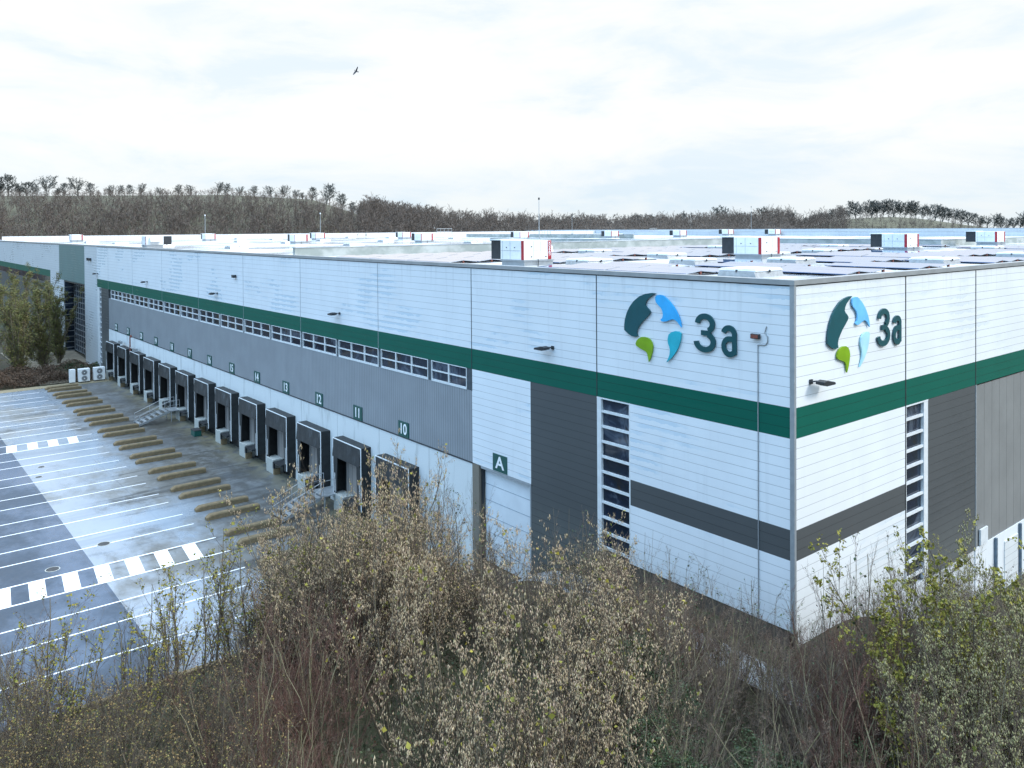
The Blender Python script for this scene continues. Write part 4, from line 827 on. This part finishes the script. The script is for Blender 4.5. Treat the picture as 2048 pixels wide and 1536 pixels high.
# undergrowth on the bank: one sheet of dead leaves, ivy and low stems
rg = np.random.RandomState(8); n = 90000
px_ = rg.uniform(-20.6, 20, n); py_ = rg.uniform(-46, 14, n); keep = ~((px_ < 4.6) & (py_ > -4.3)) | (rg.rand(n) < .25); keep &= ~((px_ < .4) & (py_ > -.3)); keep &= ((px_-17.7)**2+(py_+28.4)**2 > 36)
px_, py_ = px_[keep], py_[keep]; pz = gh(px_, py_)+rg.exponential(.22, len(px_))
clump = np.sin(px_*1.3+1)*np.cos(py_*1.1)+rg.normal(0, .5, len(px_)) > .35
V, F = leaves(rg, np.c_[px_, py_, pz][clump], .11); npmesh('ivy_ground_cover', V, F, m_ivy, kind='stuff', label='dark green ivy carpeting the bank under the shrubs', cat='ground cover')
V, F = leaves(rg, np.c_[px_, py_, pz][~clump], .10); npmesh('fallen_leaves', V, F, m_brownleaf, kind='stuff', label='brown fallen leaves and litter on the bank under the shrubs', cat='ground cover')
m2 = 5000; ox = rg.uniform(-20, 19, m2); oy = rg.uniform(-44, 12, m2); kp = ~((ox < 4.6) & (oy > -4.3)) & ((ox-17.7)**2+(oy+28.4)**2 > 60); ox, oy = ox[kp], oy[kp]; o_ = np.c_[ox, oy, gh(ox, oy)-.1]
L_ = rg.uniform(.8, 2.6, len(ox)); lv = grow_level(rg, o_, np.c_[rg.normal(0, .35, (len(ox), 2)), np.ones(len(ox))], L_, np.full(len(ox), .010), 4, .15, .02)
c1 = children(rg, *lv, L_, 5, .2, 1, .6, .42, .6); l1_ = grow_level(rg, *c1, 2, .15, .05)
V, F = tubes([lv, l1_], 3); npmesh('brambles', V, F, m_twig, kind='stuff', label='tangle of low bramble stems between the shrubs', cat='ground cover')
# two dense columnar trees and the planting bed by the entrance
def dense_tree(loc, h, rad, seed, label, name='dense_tree', nl=34000, mat=None, size=.34, low=.03):
    rs_ = np.random.RandomState(seed); t_ = thing(name, label, 'tree', loc)
    n_ = 5; th = rs_.uniform(0, 6.28, n_); o = np.c_[np.cos(th)*.15, np.sin(th)*.15, np.zeros(n_)-.3]; L0 = np.full(n_, h)*rs_.uniform(.75, 1, n_)
    l0 = grow_level(rs_, o, np.c_[np.cos(th)*.12, np.sin(th)*.12, np.ones(n_)], L0, np.full(n_, .14), 8, .06, .05, .2)
    c = children(rs_, *l0, L0, 34, .02, .99, .5, rad/h*1.25, .45); l1 = grow_level(rs_, *c, 4, .12, .10, .3)
    c2 = children(rs_, *l1, c[2], 9, .2, 1, .6, .45, .6); l2 = grow_level(rs_, *c2, 3, .15, .06, .4)
    V, F = tubes([l0], 6); npmesh('trunk', V, F, m_bark, t_); V, F = tubes([l1, l2], 3); npmesh('branches', V, F, m_fartwig, t_)
    p, _ = pts_on(rs_, l2, nl); p += rs_.normal(0, .12, p.shape); V, F = leaves(rs_, p[p[:, 2] > h*low], size*.5); npmesh('foliage', V, F, mat or m_conifer, t_); return t_
TH = [(-117, -10, 12.5, 2.4), (-121, -6.2, 15, 2.3), (-122, -13.5, 14.4, 2.6), (-127, -9.5, 15.8, 2.4), (-126, -3.4, 13.6, 1.9), (-131, -14.5, 15.5, 2.5), (-134, -6, 15.5, 2.3), (-137, -1.8, 11.5, 1.8), (-117.5, -16.5, 12.5, 2.5)]
for i, (x, y, h, rd) in enumerate(TH):
    dense_tree((x, y, -4.7), h, rd, 200+i, 'feathery yellow green tree of the thicket by the entrance, %s from the yard' % ordn(i+1), 'columnar_tree', 15000, None, .26, -.1)
rb = np.random.RandomState(12)
def bed(name, label, x0, x1, y0, y1, hh, n_, mats, seed, size=.16):
    rb = np.random.RandomState(seed); bx_ = rb.uniform(x0, x1, n_); by_ = rb.uniform(y0, y1, n_)
    top = hh*(.55+.45*np.sin(bx_*1.1+.5)*np.cos(by_*.9)); bz = -4.75+np.abs(top)*rb.uniform(0, 1, n_)**.6
    V, F = leaves(rb, np.c_[bx_, by_, bz], size); return npmesh(name, V, F, mats, kind='stuff', label=label, cat='planting')
bed('low_planting', 'dark brown low planting between the gravel verge and the dull green trees', -118, -106.9, -34, -1.0, 1.9, 60000, m_brownleaf, 4)
bed('green_planting', 'green low bushes beside the outdoor units', -116, -109.5, -6, -.6, 1.7, 12000, m_ivy, 5)
MB().quad((-145, -9, -4.72), (-107, -9, -4.72), (-107, -.1, -4.72), (-145, 1.5, -4.72)).build('entrance_path', plain('tan_paving', (.22, .19, .14), .9, 0, .3, 2), kind='structure')
# ------------------------------------------------------------------ far woods on the hill
cx, cy = 17.688, -28.369
f2 = np.array([-.777, .629]); r2_ = np.array([.629, .777])
def hill_top(u):     # u = sideways metres at 430 m
    return np.interp(u, [-420, -290, -150, -105, -85, -66, -45, -20, 15, 50, 90, 120, 150, 175, 200, 215, 260, 420], [34.5, 34.5, 34.2, 31.5, 25, 19.5, 16, 13, 11.5, 11, 11, 12.5, 14, 19.5, 20.5, 19.5, 13, 12])
def hz_(d, u): # terrain height by depth and sideways distance
    k = ss(270, 425, d); return -4.95+(hill_top(u*430/np.maximum(d, 60))+4.95)*k
D_ = np.array([232, 270, 290, 310, 330, 350, 370, 390, 405, 420, 430, 445, 480, 600, 900.]); U_ = np.linspace(-1.05, 1.05, 160)
DD, UU = np.meshgrid(D_, U_); SU = UU*DD; HH = hz_(DD, SU)-np.where(DD > 450, (DD-450)*.06, 0)
HX = cx+f2[0]*DD+r2_[0]*SU; HY = cy+f2[1]*DD+r2_[1]*SU
a_ = (np.arange((len(U_)-1)*(len(D_)-1))//(len(D_)-1))*len(D_)+np.arange((len(U_)-1)*(len(D_)-1)) % (len(D_)-1)
npmesh('hill', np.c_[HX.ravel(), HY.ravel(), HH.ravel()], np.c_[a_, a_+len(D_), a_+len(D_)+1, a_+1], m_hillgrass, kind='structure')
def bare(seed, h, nst=1, dens=1.0, wd=.07, crown=.42):
    rs_ = np.random.RandomState(seed); o = np.zeros((nst, 3)); o[:, :2] = rs_.normal(0, .15, (nst, 2)); L0 = np.full(nst, h*.9)
    l0 = grow_level(rs_, o, np.c_[rs_.normal(0, .12, (nst, 2)), np.ones(nst)], L0, np.full(nst, .2), 6, .05, .03, .25)
    c = children(rs_, *l0, L0, int(14*dens), .16, .97, .75, crown, .45); l1 = grow_level(rs_, *c, 4, .14, .08, .4)
    c2 = children(rs_, *l1, c[2], int(9*dens), .2, 1, .6, .45, .7); c2 = (c2[0], c2[1], c2[2], np.maximum(c2[3], wd*.6)); l2 = grow_level(rs_, *c2, 3, .16, .05, .6)
    return l0, l1, l2
def ribbons(levs, wmin, rs_):
    V = []; F = []; b = 0
    for P, rad, Ds in levs:
        for k in range(len(P)-1):
            a = unit(np.cross(Ds[k], unit(rs_.normal(0, 1, Ds[k].shape)))); w0 = np.maximum(rad[k], wmin)[:, None]; w1 = np.maximum(rad[k+1], wmin*.7)[:, None]
            v = np.stack([P[k]-a*w0, P[k]+a*w0, P[k+1]+a*w1, P[k+1]-a*w1], 1); m_ = len(v); i = b+np.arange(m_)*4
            V.append(v.reshape(-1, 3)); F.append(np.c_[i, i+1, i+2, i+3]); b += m_*4
    return np.concatenate(V), np.concatenate(F)
rw = np.random.RandomState(77)
kinds = [ribbons(bare(100+i, 11+i % 3, 1, .95), .06, rw) for i in range(6)]
def forest(name, label, n_, d0, d1, u0, u1, seed, hs=(.7, 1.1), mat=None, crest=900):
    q = np.random.RandomState(seed); VV = []; FF = []; b = 0
    d = q.uniform(d0, d1, n_); u = q.uniform(u0, u1, n_)*d
    z = hz_(d, u)
    for i in range(n_):
        V, F = kinds[q.randint(6)]; ce = crest+(900-crest)*float(ss(-.20, -.07, u[i]/d[i])) if crest < 900 else 900; s = q.uniform(*hs)*(1.0 if d[i] < ce else max(.33, 1-(d[i]-ce)/80.)); a = q.uniform(0, 6.28); ca, sa = math.cos(a)*s, math.sin(a)*s
        v = np.c_[V[:, 0]*ca-V[:, 1]*sa+cx+f2[0]*d[i]+r2_[0]*u[i], V[:, 0]*sa+V[:, 1]*ca+cy+f2[1]*d[i]+r2_[1]*u[i], V[:, 2]*s+z[i]-.3]
        VV.append(v); FF.append(F+b); b += len(V)
    return npmesh(name, np.concatenate(VV), np.concatenate(FF), mat or m_fartwig, kind='stuff', label=label, cat='woodland')
forest('woodland', 'leafless brown wood covering the long hillside behind the roof', 3800, 262, 424, -.80, -.10, 1, crest=350)
forest('woodland', 'leafless grey brown wood on the low ground to the right of the hill', 2800, 290, 450, -.19, .345, 2, (.8, 1.1), crest=352)
forest('woodland', 'dark scrub wood at the far right horizon', 1300, 290, 405, .33, .85, 3, (.28, .48))
forest('woodland', 'low scrubby trees between the grey brown wood and the right mound', 500, 300, 440, .325, .41, 4, (.35, .75))
# separate trees standing on the skyline
RT = []
for i, (h, ns, de, cr) in enumerate(((11, 3, 1.1, .55), (10, 4, 1.0, .5), (12, 3, 1.3, .5), (9, 5, .9, .45))):
    l0, l1, l2 = bare(300+i, h, ns, de, .06, cr); a = ribbons([l0], .12, rw); b = ribbons([l1, l2], .075, rw)
    pp, _ = pts_on(rw, l2, 1100); V, F = leaves(rw, pp, .22)
    RT.append([npmesh('trunk', *a, m_fartree), npmesh('crown', *b, m_fartree), npmesh('twig_clumps', V, F, m_fartree)])
RT = [[(o.name.split('.')[0], o.data, bpy.data.objects.remove(o))[:2] for o in ([x_ for x_ in t3])] if False else t3 for t3 in RT]
rt_me = [[(n_, o.data) for n_, o in zip(('trunk', 'crown', 'twig_clumps'), t3)] for t3 in RT]
for t3 in RT:
    for o in t3: bpy.data.objects.remove(o)
def ridge_tree(px, htpx, d=424, k=None, name='ridge_tree', label='', group='bare trees along the skyline', dens=None):
    u = (px-1024)/1631*d; z = float(hz_(np.array([d]), np.array([u]))[0]); H_ = htpx*d/1631.
    t_ = thing(name, label, 'tree', (cx+f2[0]*d+r2_[0]*u, cy+f2[1]*d+r2_[1]*u, z-.4), group, random.uniform(0, 6.28))
    s = H_/11.; t_.scale = (s*1.35, s*1.35, s)
    for pn, me in rt_me[k if k is not None else random.randrange(4)]: obj(pn, me, t_)
random.seed(11)
SKY = [(2, 46), (22, 42), (42, 30), (56, 28), (76, 24), (95, 38), (118, 20), (130, 26), (157, 34), (182, 26), (222, 20), (240, 18), (262, 22), (283, 20), (322, 16), (358, 18), (383, 20), (437, 22), (452, 20), (480, 18), (510, 18), (542, 22), (568, 24), (594, 18), (606, 16), (628, 26), (655, 34), (686, 26), (708, 26)]
for i, (px, h) in enumerate(SKY):
    side_ = 'far left end' if px < 70 else 'left part' if px < 240 else 'middle' if px < 400 else 'right part' if px < 600 else 'falling right end'
    ridge_tree(px, h*1.12, label='bare dark tree on the flat hilltop, %s from the left' % ordn(i+1))
for i, px in enumerate(np.arange(728, 980, 17)): ridge_tree(px, 27+random.uniform(-7, 6), 432, label='bare tree on the falling shoulder of the hill, %s from the left' % ordn(i+1))
for i, px in enumerate(np.arange(985, 1600, 23)): ridge_tree(px+random.uniform(-8, 8), 42+random.uniform(-9, 8)-(8 if px < 1300 else 0), 452, label='bare skyline tree between the tall mast and the mound, %s from the left' % ordn(i+1))
for i, px in enumerate(np.arange(1612, 1835, 11)): ridge_tree(px, 20+(10 if px > 1700 else 0)+random.uniform(-4, 4), 432, k=2, label='rounded dark tree on top of the right mound, %s from the left' % ordn(i+1))
for i, px in enumerate(np.arange(1845, 2070, 13)): ridge_tree(px, 30+random.uniform(-5, 4), 445, label='dark skyline tree right of the mound, %s from the left' % ordn(i+1))
for px, top, lb, mt in ((690, 23, 'pale orange willow at the wood edge, left one', 0), (717, 24, 'pale orange willow at the wood edge, right one', 0)):
    dense_tree(tuple([cx+f2[0]*262+r2_[0]*(px-1024)/1631*262, cy+f2[1]*262+r2_[1]*(px-1024)/1631*262, -4.9]), 19, 4.2, int(px), lb, 'willow', 5000, m_leafo, .5, .3)
